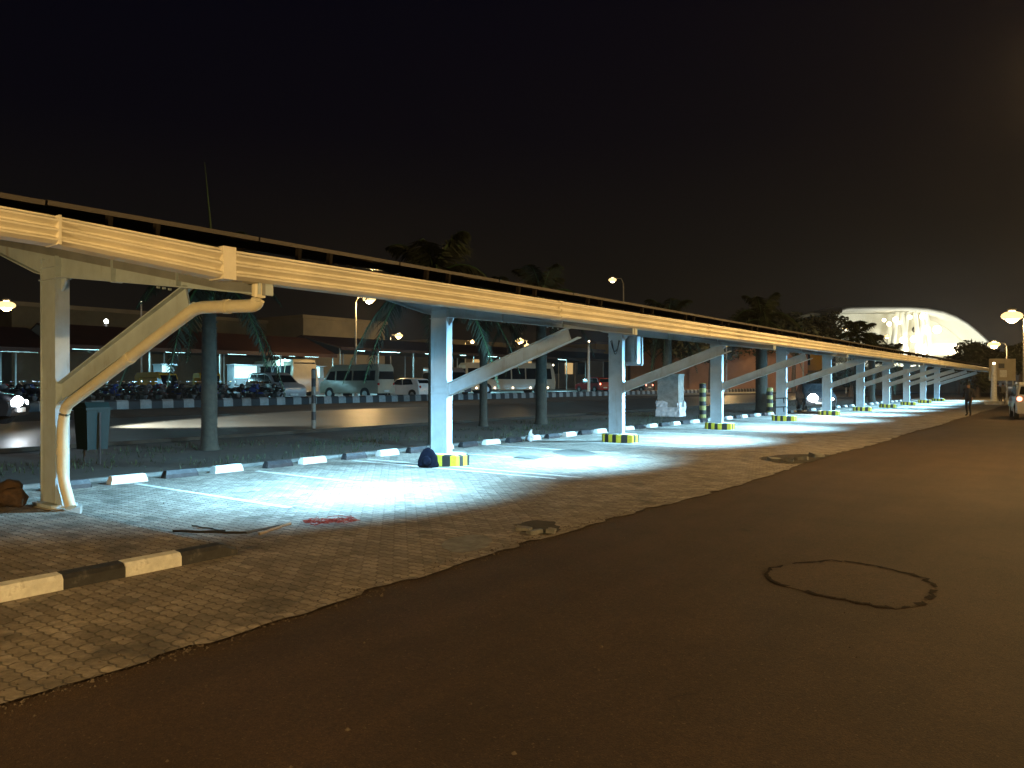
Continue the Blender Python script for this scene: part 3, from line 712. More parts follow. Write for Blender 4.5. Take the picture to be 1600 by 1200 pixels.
# the car with its headlight between the fifth and sixth columns
p = at(1258, 640, .25)
hl = hatch('moving_car', 'dark car with glaring white headlight between the fifth and sixth columns', 'car_black', (p.x, p.y + 2.0, .20), math.radians(-66), head='head_on')
b = MB(); b.ball((1.93, -.42, .70), (.12, .26, .22), 18, 12); b.build('headlight_glare', M['head_on'], hl, smooth='all')  # lit ball shaped like the glare of the headlight
light('headlight_beam', 'SPOT', (p.x + .75, p.y - .1, .95), 2200, (.95, .97, 1), .08, (math.radians(68), 0, math.radians(210)), math.radians(44), .8)
# car at the right edge of the photograph
ce = mpv('parked_car', 'silver people carrier with lit rear lamp at the right edge of the road', 'car_silver', (-1.95, 45.5, -.012), math.radians(97), tail='tail_on')

# motorcycles in rows behind the far kerb
def motorcycle(paint):
    r = empty('motorcycle', (0, 0, 0))
    for x in (.62, -.62):
        b = MB()
        for k in range(18):
            a0, a1 = 2 * PI * k / 18, 2 * PI * (k + 1) / 18
            b.tube([(x + .25 * math.cos(a0), 0, .30 + .25 * math.sin(a0)), (x + .25 * math.cos(a1), 0, .30 + .25 * math.sin(a1))], .05, 6, cap=False)
        for k in range(5): b.tube([(x, 0, .30), (x + .24 * math.cos(k * 1.257), 0, .30 + .24 * math.sin(k * 1.257))], .012, 4)
        b.disc((x, 0, .3), .06, .1, 'y', 10)
        b.build('wheel', M['rubber'], r)
    b = MB(); b.box(-.2, .22, -.12, .12, .28, .55); b.tube([(.62, .07, .3), (.48, .07, .85)], .025, 6); b.tube([(.62, -.07, .3), (.48, -.07, .85)], .025, 6)
    b.tube([(-.62, .08, .3), (-.1, .08, .4)], .025, 6); b.tube([(-.75, -.13, .34), (0, -.13, .30)], .045, 8); b.build('frame', M['darkmetal'], r)
    b = MB(); b.ball((.18, 0, .78), (.28, .14, .15), 10, 6); b.ball((-.55, 0, .72), (.25, .10, .10), 10, 6); b.ball((.62, 0, .60), (.30, .07, .06), 8, 5); b.ball((.50, 0, .95), (.12, .15, .16), 10, 6); b.build('fairing', paint, r, smooth='all')
    b = MB(); b.ball((-.28, 0, .82), (.38, .13, .07), 10, 6); b.build('seat', M['rubber'], r, smooth='all')
    b = MB(); b.tube([(.36, -.36, 1.04), (.46, -.12, .98), (.46, .12, .98), (.36, .36, 1.04)], .018, 6)
    for s in (-1, 1): b.tube([(.42, s * .25, 1.0), (.44, s * .30, 1.18)], .008, 4); b.ball((.44, s * .31, 1.21), (.015, .06, .04), 8, 5)
    b.build('handlebar', M['chrome'], r)
    b = MB(); b.ball((.60, 0, .95), (.05, .08, .08), 8, 6); b.build('headlight', M['chrome'], r)
    return r
protos = {k: motorcycle(M['car_' + k]) for k in ('black', 'red', 'grey', 'blue')}
rm = random.Random(12); used = set(); idx = 0
rows = [(-35.7, 9.0, 22), (-38.6, 9.4, 22), (-41.6, 10.0, 21)]
rowname = ['front', 'middle', 'back']
for ri, (x, ys, nn) in enumerate(rows):
    for k in range(nn):
        kk = rm.choice(list(protos)); y = ys + k * .82 + rm.uniform(-.12, .12)
        if ri == 0 and kk == 'red': kk = 'black'
        lab = f"{kk} motorcycle, {['first','second','third','fourth','fifth','sixth','seventh','eighth','ninth','tenth','eleventh','twelfth','thirteenth','fourteenth','fifteenth','sixteenth','seventeenth','eighteenth','nineteenth','twentieth','twenty first','twenty second'][k]} from the left end of the {rowname[ri]} motorcycle row"
        rz = rm.uniform(-.25, .25) + (PI if rm.random() < .3 else 0)
        if kk not in used: o = protos[kk]; used.add(kk); o.location = (x, y, .588); o.rotation_euler = (0, 0, rz); tag(o, lab, 'motorcycle', 'motorcycles parked behind the striped kerb')
        else: o = dup(protos[kk], (x, y, .588), rz, lab, 'motorcycles parked behind the striped kerb')
        o['category'] = 'motorcycle'
for k in protos:
    if k not in used: bpy.data.objects.remove(protos[k])
# yellow three-wheelers
def rickshaw(loc, rz, label):
    r = empty('auto_rickshaw', loc, rz, label, 'auto rickshaw', 'yellow auto rickshaws')
    b = MB(); b.prism([(1.25, .35), (1.3, .8), (1.05, 1.0), (-1.25, 1.0), (-1.3, .35)], -.62, .62, 'y'); b.build('body', M['car_black'], r)
    b = MB(); b.prism([(.95, 1.35), (.78, 1.68), (.4, 1.78), (-1.1, 1.75), (-1.3, 1.55), (-1.32, 1.0), (-.9, 1.0), (-.9, 1.45), (.6, 1.45)], -.62, .62, 'y'); b.build('roof', M['car_yellow'], r)
    b = MB(); b.prism([(1.06, 1.0), (1.08, 1.0), (.86, 1.6), (.84, 1.6)], -.55, .55, 'y'); b.build('windscreen', M['glass'], r)
    for x, y in ((1.0, 0), (-.85, .55), (-.85, -.55)): b = MB(); b.disc((x, y, .22), .22, .12, 'y', 14); b.build('wheel', M['rubber'], r)
    b = MB(); b.ball((1.28, 0, .75), .09, 8, 6); b.build('headlight', M['head_off'], r)
    return r
rickshaw((-44.5, 24.3, .588), math.radians(10), 'yellow roofed auto rickshaw left of the near palm trunk')
rickshaw((-45, 27.8, .588), math.radians(-20), 'dim yellow auto rickshaw just right of the near palm trunk')

# ------------------------------------------------------------------ people
def person(loc, rz, label, top='cloth_dark', legs='cloth_dark', Hh=1.68, stride=.12, carry=False):
    r = empty('person', loc, rz, label, 'person')
    k = Hh / 1.70
    V = [(0, 0, .93), (0, 0, 1.12), (0, 0, 1.34), (0, 0, 1.46), (.01, 0, 1.53), (.015, 0, 1.60), (.01, 0, 1.67),
         (0, .10, .88), (stride * .6, .11, .48), (-stride * .2, .11, .09), (stride * .4 + .06, .12, .035),
         (0, -.10, .88), (-stride * .2, -.11, .48), (-stride, -.11, .09), (-stride + .16, -.12, .035),
         (0, .18, 1.40), (-.04, .23, 1.13), (.06, .21, .90), (.08, .205, .82),
         (0, -.18, 1.40), (-.02, -.23, 1.13), (.10, -.20, .92), (.13, -.195, .84)]
    E_ = [(0, 1), (1, 2), (2, 3), (3, 4), (4, 5), (5, 6), (0, 7), (7, 8), (8, 9), (9, 10), (0, 11), (11, 12), (12, 13), (13, 14), (2, 15), (15, 16), (16, 17), (17, 18), (2, 19), (19, 20), (20, 21), (21, 22)]
    R_ = [.145, .125, .15, .06, .075, .095, .07, .095, .06, .04, .04, .095, .06, .04, .04, .06, .045, .032, .035, .06, .045, .032, .035]
    me = bpy.data.meshes.new('body'); me.from_pydata([(a * k, c * k, d * k) for a, c, d in V], E_, [])
    o = bpy.data.objects.new('body', me); C.objects.link(o); o.parent = r
    sk = o.modifiers.new('skin', 'SKIN'); sk.use_smooth_shade = True
    for i, s in enumerate(me.skin_vertices[0].data if me.skin_vertices else []): s.radius = (R_[i] * k, R_[i] * k)
    if not me.skin_vertices: print('no skin layer')
    o.modifiers.new('sub', 'SUBSURF').levels = 1; o.modifiers['sub'].render_levels = 2
    dg = bpy.context.evaluated_depsgraph_get(); ev = o.evaluated_get(dg); m2 = bpy.data.meshes.new_from_object(ev)
    o.modifiers.clear(); m2.materials.clear()
    for q in (M[top], M[legs], M['skin'], M['car_black']): m2.materials.append(q)
    for pl_ in m2.polygons:
        c = pl_.center / k
        pl_.use_smooth = True
        pl_.material_index = 2 if (c.z > 1.47 or (abs(c.y) > .17 and c.z < .98 and c.z > .75)) else (3 if c.z < .08 else (1 if c.z < .92 else 0))
    o.data = m2
    b = MB(); b.ball((-.012 * k, 0, 1.645 * k), (.105 * k, .092 * k, .085 * k), 12, 8); h_ = b.build('hair', M['cloth_dark'], r, smooth='all')
    b = MB(); b.ball((.115 * k, 0, 1.59 * k), (.018, .015, .025), 6, 5); b.build('nose', M['skin'], r, smooth='all')
    return r
pp_ = at(1513, 650, 0)
person((pp_.x, pp_.y, 0), math.radians(250), 'person in dark clothes standing by the road edge near the canopy end')
for px, py, lb, tp in ((1559, 629, 'person in dark clothes standing under the small sign board', 'cloth_dark'), (1567, 629, 'person in a pale shirt standing beside the sign board', 'cloth_grey')):
    q = at(px, py + 2, 0); person((q.x, q.y, 0), 2, lb, tp)

# ------------------------------------------------------------------ small things near by
def bag():
    o = None; b = MB(); n, m_ = 14, 10; rb = random.Random(8)
    pr = [(.0, 0), (.17, .0), (.20, .05), (.19, .13), (.165, .22), (.13, .30), (.085, .36), (.03, .40), (0, .41)]
    for j, (r_, z) in enumerate(pr):
        for k in range(n):
            a = 2 * PI * k / n; q = r_ * (1 + rb.uniform(-.10, .10)) * (1 + .18 * math.cos(2 * a) + .08 * math.cos(5 * a + z * 9)); b.v.append((q * math.cos(a), q * .8 * math.sin(a), z + rb.uniform(-.01, .01) * (z > 0)))
    for j in range(len(pr) - 1):
        for k in range(n): b.f.append((j * n + k, j * n + (k + 1) % n, (j + 1) * n + (k + 1) % n, (j + 1) * n + k)); b.mi.append(0)
    p = at(664, 731, 0); r = empty('backpack', (p.x, p.y + .1, .0), .3, 'navy blue backpack leaning against the striped base of the second column', 'backpack')
    b.build('body', M['bagblue'], r, smooth='all')
    b = MB(); b.tube([(-.05, 0, .40), (-.04, 0, .47), (.04, 0, .47), (.05, 0, .40)], .012, 6); b.build('handle', M['blackcable'], r)
    b = MB(); b.ball((.03, -.155, .15), (.11, .05, .10), 10, 6); b.build('pocket', M['bagblue'], r, smooth='all')
bag()
# white bag on a stop
b = MB(); b.ball((0, 0, .16), (.13, .11, .17), 10, 7); b.tube([(0, 0, .28), (.01, .01, .42), (.03, .02, .46)], [.06, .03, .05], 8)
rb = random.Random(1); b.v = [(x * .75 + rb.uniform(-.02, .02), y * .75 + rb.uniform(-.02, .02), max(0, z * .8 + rb.uniform(-.015, .015))) for x, y, z in b.v]
p = at(829, 690, 0); tag(b.build('carrier_bag', M['plastic_white'], loc=(p.x, p.y, .0)), 'knotted white carrier bag beside a wheel stop past the second column', 'bag')
# sacks heaped against the first column
def sack(loc, s, rz, label, seed):
    b = MB(); n, m_ = 14, 9; b.ball((0, 0, s[2]), s, n, m_); rb = random.Random(seed)
    b.v = [(x * (1 + .10 * math.sin(5 * y / s[1] + seed)) + rb.uniform(-.02, .02), y + rb.uniform(-.02, .02), max(0, z + rb.uniform(-.02, .02) + .04 * math.sin(8 * x + seed))) for x, y, z in b.v]
    tag(b.build('sack', M['sack'], loc=loc, smooth='all'), label, 'sack', 'brown sacks at the foot of the first column').rotation_euler = (0, 0, rz)
sack((-11.42, 4.18, .09), (.20, .15, .17), .3, 'brown sack leaning on the first column', 1)
sack((-11.15, 4.14, .09), (.15, .13, .13), 1.3, 'crumpled brown sack right at the foot of the first column', 2)
sack((-11.85, 4.1, .0), (.28, .2, .10), .1, 'flat brown sack lying left of the others', 3)
# cables and planks on the paving
b = MB(); rc = random.Random(21); c0 = at(516, 817, 0)
for k in range(7):
    pts = []; a = rc.uniform(0, 6.28); cx, cy = c0.x + rc.uniform(-.25, .25), c0.y + rc.uniform(-.42, .42)
    for j in range(22):
        a += rc.uniform(.25, .6); r_ = rc.uniform(.07, .20); pts.append((cx + r_ * math.cos(a) * .9, cy + r_ * math.sin(a), .012 + rc.uniform(0, .035)))
    b.tube(pts, .0045, 5)
tag(b.build('cable', M['redcable']), 'tangled red cable lying at the light edge on the pavers', 'cable')
def ln(p, q, r_, nm, m, lab, cat, z=.012):
    p, q = at(*p), at(*q); b = MB()
    pts = [(p.x + (q.x - p.x) * t / 8, p.y + (q.y - p.y) * t / 8 + .02 * math.sin(t * 1.7), z) for t in range(9)]
    b.tube(pts, r_, 6); return tag(b.build(nm, m), lab, cat)
ln((270, 831), (384, 834), .014, 'rod', M['blackcable'], 'thin black rod lying flat, left one of the two by the raised pavement', 'rod')
ln((384, 834), (438, 823), .016, 'rod', M['blackcable'], 'thin black rod pointing towards the red cable', 'rod')
ln((405, 836), (452, 820), .018, 'batten', M['timber'], 'pale wooden batten beside the black rods', 'batten')
ln((300, 823), (350, 831), .009, 'wire', M['blackcable'], 'short black wire in the lit paving behind the rods', 'wire')
# green bin on a post frame
p = (-22.2, 9.95); zb = gz(-22.2)
r = empty('litter_bin', (-17.4, 8.0, 0), 0, 'green litter bin hung between posts beside the first column', 'litter bin')
b = MB(); b.prism([(-.30, -.25), (.30, -.25), (.30, .25), (-.30, .25)], .30, 1.15, 'z'); 
b.v = [(x * (.85 if z < .5 else 1), y * (.85 if z < .5 else 1), z) for x, y, z in b.v]; b.build('body', M['green_bin'], r)
b = MB(); b.box(-.33, .33, -.28, .28, 1.15, 1.21); b.prism([(-.30, 1.21), (.30, 1.21), (.2, 1.32), (-.2, 1.32)], -.25, .25, 'y'); b.build('lid', M['green_bin'], r)
for s in (-1, 1): b = MB(); b.tube([(s * .36, 0, -.03), (s * .36, 0, 1.1)], .025, 8); b.build('post', M['darkmetal'], r)

# striped posts
def post(name, loc, h_, m, lab, r_=.09, grp=None):
    b = MB(); b.tube([(0, 0, 0), (0, 0, h_ - .05), (0, 0, h_)], [r_, r_, r_ * .6], 12)
    return tag(b.build(name, m, loc=loc, smooth=True), lab, 'post', grp)
q = at(490, 665, .2); post('striped_post', (q.x, q.y, .1), 2.15, M['hazard_v'], 'tall thin black and white post standing at the far road', .08)
q = at(1098, 652, 0); post('striped_post', (q.x, q.y, -.03), 1.75, M['hazard_vy'], 'black and yellow post seen just left of the fourth column', .17, 'black and yellow posts')
q = at(1203, 646, 0); post('striped_post', (q.x, q.y, -.03), 1.5, M['hazard_vy'], 'black and yellow post seen just left of the fifth column', .17, 'black and yellow posts')
# straps on the fifth column
yc5 = 12.35 + BAY * 3
for z, lb in ((.62, 'lower dark rope tied round the fifth column'), (1.02, 'upper dark rope tied round the fifth column')):
    b = MB(); pts = [(XC0 - .02, yc5 - .115), (XC1 + .02, yc5 - .115), (XC1 + .02, yc5 + .115), (XC0 - .02, yc5 + .115), (XC0 - .02, yc5 - .115)]
    b.tube([(x, y, z + .03 * math.sin(i * 2)) for i, (x, y) in enumerate(pts)], .022, 6); b.tube([(XC1 - .1, yc5 - .13, z), (XC1 - .08, yc5 - .13, z - .22)], .02, 6)
    tag(b.build('rope', M['blackcable']), lb, 'rope', 'ropes on the fifth column')
# electrical boxes on the third and fourth columns
yc3 = 12.35 + BAY
r = empty('inverter_box', (-11.0, yc3 + .3, 2.3), 0, 'grey inverter cabinet fixed behind the top of the third column', 'electrical box')
b = MB(); b.box(-.42, .42, 0, .24, 0, .95); b.build('cabinet', M['steel'], r)
b = MB(); b.box(-.36, .36, -.012, 0, .06, .89); b.build('door', M['zinc'], r)
b = MB(); b.tube([(.55, .1, -.02), (.55, .1, .98), (-.55, .1, .98)], .03, 8); b.tube([(-.55, .1, .98), (-.55, .1, -.02), (.55, .1, -.02)], .03, 8); b.build('frame', M['steel'], r)
# cable loops at the top of the third column
b = MB(); b.tube([(XC0 + .08 + .3 * t / 10, yc3 - .12, 2.98 - .32 * math.sin(PI * t / 10)) for t in range(11)], .012, 6); b.tube([(XC0 + .12 + .24 * t / 10, yc3 - .12, 3.0 - .42 * math.sin(PI * t / 10)) for t in range(11)], .010, 6)
tag(b.build('cable_loop', M['blackcable']), 'dark cable loop hanging at the top of the third column', 'cable')
# wrapped pillar
q = at(1048, 650, 0); r = empty('concrete_pillar', (q.x, q.y, -.03), math.radians(8), 'grey square pillar with torn white plastic wrapped round its foot', 'pillar')
b = MB(); b.box(-.55, .55, -.5, .5, 0, 2.15); b.box(-.58, .58, -.53, .53, 2.15, 2.22); b.build('shaft', M['concrete'], r)
b = MB(); rp = random.Random(6); n = 40; m_ = 8; per = [(-.6, -.55), (.6, -.55), (.6, .55), (-.6, .55)]
for j in range(m_):
    for k in range(n):
        t = 4 * k / n; i = int(t); a, c = Vector(per[i]), Vector(per[(i + 1) % 4]); pt = a.lerp(c, t - i) * (1 + rp.uniform(-.03, .09))
        b.v.append((pt.x, pt.y, .02 + j * .12 + (rp.uniform(-.25, .05) if j == m_ - 1 else 0)))
for j in range(m_ - 1):
    for k in range(n):
        if j > 3 and math.sin(k * .7) < -.2: continue
        b.f.append((j * n + k, j * n + (k + 1) % n, (j + 1) * n + (k + 1) % n, (j + 1) * n + k)); b.mi.append(0)
b.build('plastic_wrap', M['plastic_white'], r)

# ------------------------------------------------------------------ palms and trees
def frond_mb(L_, droop, rise, seed, b, az, base, nl=30, ll=.62):
    r_ = random.Random(seed); pts = []
    for i in range(nl + 1):
        t = i / nl; h_ = L_ * (t * math.cos(rise) * (1 - .12 * t)); z = L_ * (t * math.sin(rise) - droop * t * t)
        pts.append(Vector((base[0] + h_ * math.cos(az), base[1] + h_ * math.sin(az), base[2] + z)))
    b.tube(pts[::3], [.035 * (1 - i / (nl / 3 + 1)) + .006 for i in range(len(pts[::3]))], 4, 1)
    side = Vector((-math.sin(az), math.cos(az), 0))
    for i in range(3, nl + 1):
        t = i / nl; ln_ = ll * math.sin(PI * min(1, .18 + t * .80)) + .08; d = (pts[i] - pts[i - 1]).normalized()
        for s in (-1, 1):
            for e_ in (0, .5):
                p = pts[i - 1].lerp(pts[i], e_); dr = r_.uniform(.35, .95)
                tip = p + (side * s * (1 - .3 * dr) + d * .5 + Vector((0, 0, -dr))).normalized() * ln_ * r_.uniform(.8, 1.1)
                w_ = d * .022
                b.add([p - w_, p + w_, p.lerp(tip, .55) + w_ * 1.1 + Vector((0, 0, .03)), tip, p.lerp(tip, .55) - w_ * 1.1 + Vector((0, 0, .03))], [(0, 1, 2, 3, 4)])
def palm(loc, h_, r_, label, seed, n=15, L_=2.6, spear=False, grp='palms behind the canopy', ll=.62):
    r = empty('palm_tree', loc, seed * .7, label, 'palm tree', grp); q = random.Random(seed)
    b = MB(); zs = [0, .15, .5, h_ * .35, h_ * .7, h_]; rs_ = [r_ * 1.35, r_ * 1.12, r_, r_ * 1.02, r_ * .95, r_ * .82]
    b.tube([(0, 0, z) for z in zs], rs_, 16)
    for z in [h_ * k / 22 for k in range(2, 22)]: b.tube([(0, 0, z), (0, 0, z + .025)], r_ * 1.03, 16)
    b.build('trunk', M['trunk'], r, smooth=True)
    b = MB(); b.tube([(0, 0, h_), (0, 0, h_ + .25), (0, 0, h_ + .8), (0, 0, h_ + 1.1)], [r_ * .85, r_ * .78, r_ * .45, r_ * .25], 14); b.build('crownshaft', M['shaft'], r, smooth=True)
    b = MB()
    for k in range(n):
        az = 2 * PI * k / n + q.uniform(-.2, .2); tier = k % 3
        frond_mb(L_ * q.uniform(.85, 1.1), (.55, .85, 1.15)[tier], math.radians((62, 38, 12)[tier] + q.uniform(-8, 8)), seed * 100 + k, b, az, (0, 0, h_ + .95 - .15 * tier), ll=ll)
    if spear: b.tube([(0, 0, h_ + 1.0), (.03, .02, h_ + 2.2), (-.12, .02, h_ + 3.9)], [.05, .03, .006], 6, 1)
    b.build('crown', [M['frond'], M['shaft']], r)
    return r
q = at(327, 700, .02); palm((q.x, q.y, -.03), 3.7, .20, 'nearest palm with thick trunk and pale green crownshaft left of the second column', 1, 15, 2.7, True)
q = at(668, 700, .02); palm((q.x - .25, q.y + .5, -.03), 3.8, .14, 'palm whose trunk stands right behind the second column', 2, 15, 2.7)
q = at(845, 655, .3); palm((-18.6, 27.1, -.03), 4.6, .24, 'palm with slim dark trunk between the second and third columns', 3, 14, 3.0)
palm((-19.6, 16.4 + 8, -.03), 4.3, .16, 'low crowned palm with fronds reaching in front of the bright street lamp', 9, 13, 2.6)
q = at(1050, 648, 0); palm((q.x - 1.2, q.y + 2.0, -.03), 4.6, .25, 'palm rising behind the plastic wrapped pillar', 4, 15, 3.0)
q = at(1190, 642, .05); palm((q.x, q.y, -.03), 4.8, .34, 'thick trunked palm between the fourth and fifth columns', 5, 15, 3.2)
for i, (px, py, hh, lb) in enumerate([(1340, 632, 11.0, 'tall palm silhouetted against the left end of the bright terminal'), (1362, 628, 10.2, 'bushy palm silhouetted before the middle of the bright terminal roof'),
                                    (1388, 626, 10.6, 'palm with a globe lamp glowing beside its crown in front of the terminal')]):
    q = at(px, py, 0); sc_ = 1; palm((q.x, q.y, -.03), (4.6, 4.0, 3.4)[i], .28, lb, 20 + i, 15, 3.2, grp='palms before the terminal', ll=.8)

def leaf_tree(loc, h_, cr, label, seed, nl=5200, ls=.34, grp='dark broadleaf trees', flat=.75):
    r = empty('broadleaf_tree', loc, 0, label, 'tree', grp); q = random.Random(seed)
    b = MB(); zt = h_ * .42; b.tube([(0, 0, -.05), (0, 0, zt * .5), (.1, 0, zt)], [.32, .24, .2], 10)
    lumps = []
    for k in range(13):
        a = q.uniform(0, 6.28); rr_ = cr * q.uniform(.1, .78); c = Vector((rr_ * math.cos(a), rr_ * math.sin(a), h_ * .66 + q.uniform(-.5, 1) * cr * .42 * flat - rr_ * .18)); lumps.append((c, cr * q.uniform(.26, .48)))
        if k < 8: b.tube([(.1, 0, zt * .9), tuple(Vector((.1, 0, zt)).lerp(c, .5) + Vector((0, 0, .2))), tuple(c)], [.12, .07, .02], 6)
    b.build('trunk', M['bark'], r, smooth=True)
    b = MB()
    for i in range(nl):
        c, R0 = q.choice(lumps); v = Vector((q.gauss(0, 1), q.gauss(0, 1), q.gauss(0, 1))).normalized() * R0 * q.uniform(.45, 1.12) ** .6
        p = c + Vector((v.x, v.y, v.z * flat)); s = ls * q.uniform(.6, 1.3)
        a = Vector((q.gauss(0, 1), q.gauss(0, 1), q.gauss(0, .6))).normalized() * s; n2 = Vector((q.gauss(0, 1), q.gauss(0, 1), q.gauss(0, 1))).cross(a).normalized() * s * .4
        b.add([p - a, p + n2, p + a, p - n2], [(0, 1, 2, 3)])
    b.build('crown', M['leaf'], r)
    return r
def D(px, dist): 
    d = Vector((-math.sin(TH), math.cos(TH), 0)) + Vector((math.cos(TH), math.sin(TH), 0)) * ((px - 800) / F_PX); return d * dist
for i, (px, dist, top, cr, lb) in enumerate([
        (1522, 105, 524, 3.9, 'round dark tree before the right end of the bright terminal'),
        (1497, 118, 545, 4.2, 'low dark tree left of the small white street lamp'),
        (1594, 100, 528, 5.2, 'dark tree at the right edge behind the brightest street lamp'),
        (1240, 95, 462, 6.0, 'large dark tree above the canopy left of the terminal'),
        (1180, 105, 452, 5.0, 'tall dark tree above the canopy roof, left of the largest one'),
        (1110, 100, 488, 6.0, 'wide low dark tree above the middle of the canopy roof'),
        (1020, 100, 470, 5.5, 'dark tree right of the lone white lamp over the canopy')]):
    q = D(px, dist); h_ = H0 + (HORZ - top) / F_PX * dist
    leaf_tree((q.x, q.y, -.03 if px > 1400 else .5), h_ * .93, cr, lb, 40 + i)
# low hedge bushes at the canopy end
q = at(1535, 632, 0)
for i, (px, dist, hh, lb) in enumerate([(1528, 95, 3.2, 'low bush beyond the end of the canopy'), (1330, 90, 3.5, 'dark bush behind the sixth column'), (1290, 85, 3.4, 'dark bush seen between the fifth and sixth columns')]):
    q = D(px, dist); leaf_tree((q.x, q.y, 0), hh, 2.4, lb, 60 + i, 2200, .25, 'low bushes', .8)

# ------------------------------------------------------------------ street lamps
def lamp(px, py, z, power, label, style='sodium', pole=True, rad=.26, col=None, group=None, arm=True, base_z=None, name='street_lamp', turn=None):
    q = at(px, py, z); gzz = gz(q.x) - .03 if base_z is None else base_z
    r = empty(name, (q.x, q.y, gzz), 0, label, 'street lamp', group or 'street lamps')
    H_ = z - gzz; dd = Vector((q.x, q.y, 0)).normalized()
    away = 1.1 if arm else 0
    turn = turn if turn is not None else (1 if px > 800 else -1)
    sd = Vector((dd.y, -dd.x, 0)) * turn
    ax = sd * away
    if pole:
        b = MB(); pts = [(ax.x, ax.y, 0), (ax.x, ax.y, H_ * .5), (ax.x, ax.y, H_ * .97)]
        rr_ = [.10, .08, .06]
        if arm: pts += [(ax.x * .8, ax.y * .8, H_ + .16), (ax.x * .25, ax.y * .25, H_ + .20)]; rr_ += [.045, .04]
        b.tube(pts, rr_, 10); b.tube([(ax.x, ax.y, 0), (ax.x, ax.y, .25)], .16, 10); b.build('pole', M['galv'], r, smooth=True)
    b = MB(); b.ball((0, 0, H_ + rad * .85), (rad * .5, rad * .5, rad * .22), 12, 7); b.build('lamp_head', M['galv'], r, smooth='all')
    if style != 'white': b = MB(); b.ball((0, 0, H_ + rad * .1), (rad * 1.12, rad * 1.12, rad * .55), 16, 8); b.build('lamp_halo', M['amber_glow'], r, smooth='all')  # glowing amber ring imitates the halo round the lamp
    b = MB(); b.ball((0, 0, H_), (rad * .72, rad * .72, rad * .72), 14, 9); b.build('lamp_glass', M[{'sodium': 'sod_on', 'warm': 'warm_on', 'white': 'head_on'}[style]], r, smooth='all')
    if power:
        light('street_light', 'POINT', (q.x, q.y, z - rad - .06), power * .45, col or SODIUM, .2)
    return r
lamp(10, 478, 8, 1500, 'bright sodium street lamp at the left edge over the bike shelter', rad=.60)
lamp(166, 502, 7, 150, 'small blue white lamp right of the first column', 'white', rad=.22, col=(.6, .7, 1), arm=False)
lamp(577, 468, 8.6, 5000, 'bright sodium lamp just below the gutter left of the second column', rad=.48)
lamp(623, 525, 8, 2500, 'sodium lamp glowing behind palm fronds above the white minibus', rad=.50)
lamp(738, 534, 8, 900, 'small sodium lamp right of the second column', rad=.34)
lamp(812, 533, 8, 2500, 'larger sodium lamp of the close pair above the second brace', rad=.60)
lamp(824, 541, 7.5, 1800, 'lower sodium lamp of the close pair touching the second brace', 'warm', rad=.5, arm=False)
lamp(957, 438, 12, 0, 'lone yellow lamp high above the canopy roof', 'warm', rad=.36)
lamp(1192, 488, 12, 0, 'tiny white lamp against the dark trees above the canopy', 'warm', rad=.26)
lamp(1322, 513, 9, 0, 'globe lamp beside the palm at the left end of the terminal', 'warm', rad=.45, arm=False)
lamp(1386, 526, 9, 0, 'globe lamp right of the palms before the terminal', 'warm', rad=.42, arm=False)
lamp(1581, 495, 9, 6000, 'brightest sodium street lamp at the right edge, above the parked car', rad=.95)
lamp(1553, 539, 5.5, 1500, 'shorter sodium lamp on a pole at the canopy end', rad=.5, turn=1)
# the two road lamps that light the foreground stand just outside the photograph
def road_lamp(x, y, z, power, label):
    r = empty('street_lamp', (x + 3.5, y, -.02), 0, label, 'street lamp', 'street lamps')
    b = MB(); b.tube([(0, 0, 0), (0, 0, z * .6), (0, 0, z - .1), (-.6, 0, z + .18), (-3.2, 0, z + .25)], [.11, .09, .07, .05, .04], 10); b.build('pole', M['galv'], r, smooth=True)
    b = MB(); b.ball((-3.5, 0, z + .14), (.40, .17, .12), 12, 7); b.build('lamp_head', M['galv'], r, smooth='all')
    b = MB(); b.ball((-3.5, 0, z + .04), (.28, .13, .10), 12, 7); b.build('lamp_glass', M['sod_on'], r, smooth='all')
    light('street_light', 'POINT', (x, y, z - .12), power, SODIUM, .16)
road_lamp(-.3, 20.0, 8.5, P_ROAD, 'road lamp on an arm just outside the right edge of the photograph')
road_lamp(1.6, 45.0, 8.5, P_ROAD, 'road lamp further along outside the right edge')
for x, y, z, pw, lb in ((15, 2, 4.5, P_LOW * .6, 'added low lamp across the road level with the viewer'), (15, 23, 4.5, P_LOW, 'added low lamp across the road beyond the viewer'), (15, 46, 4.5, P_LOW, 'third added low lamp across the road'), (-4.2, -5.5, 2.4, 3000, 'added unseen lamp behind the viewer on the paving')):  # added lamps: the low ones brighten the gutter, the short one the column
    if z < 3: lb = 'added short lamp post behind the viewer to light the first column'
    r = empty('street_lamp', (x, y, -.02), 0, lb, 'street lamp', 'street lamps')
    b = MB(); b.tube([(0, 0, 0), (0, 0, z - .2)], [.08, .05], 10); b.build('pole', M['galv'], r, smooth=True)
    b = MB(); b.ball((0, 0, z + .2), .12, 12, 8); b.build('lamp_glass', M['sod_on'], r, smooth='all')
    light('street_light', 'POINT', (x, y, z), pw, SODIUM, .15)

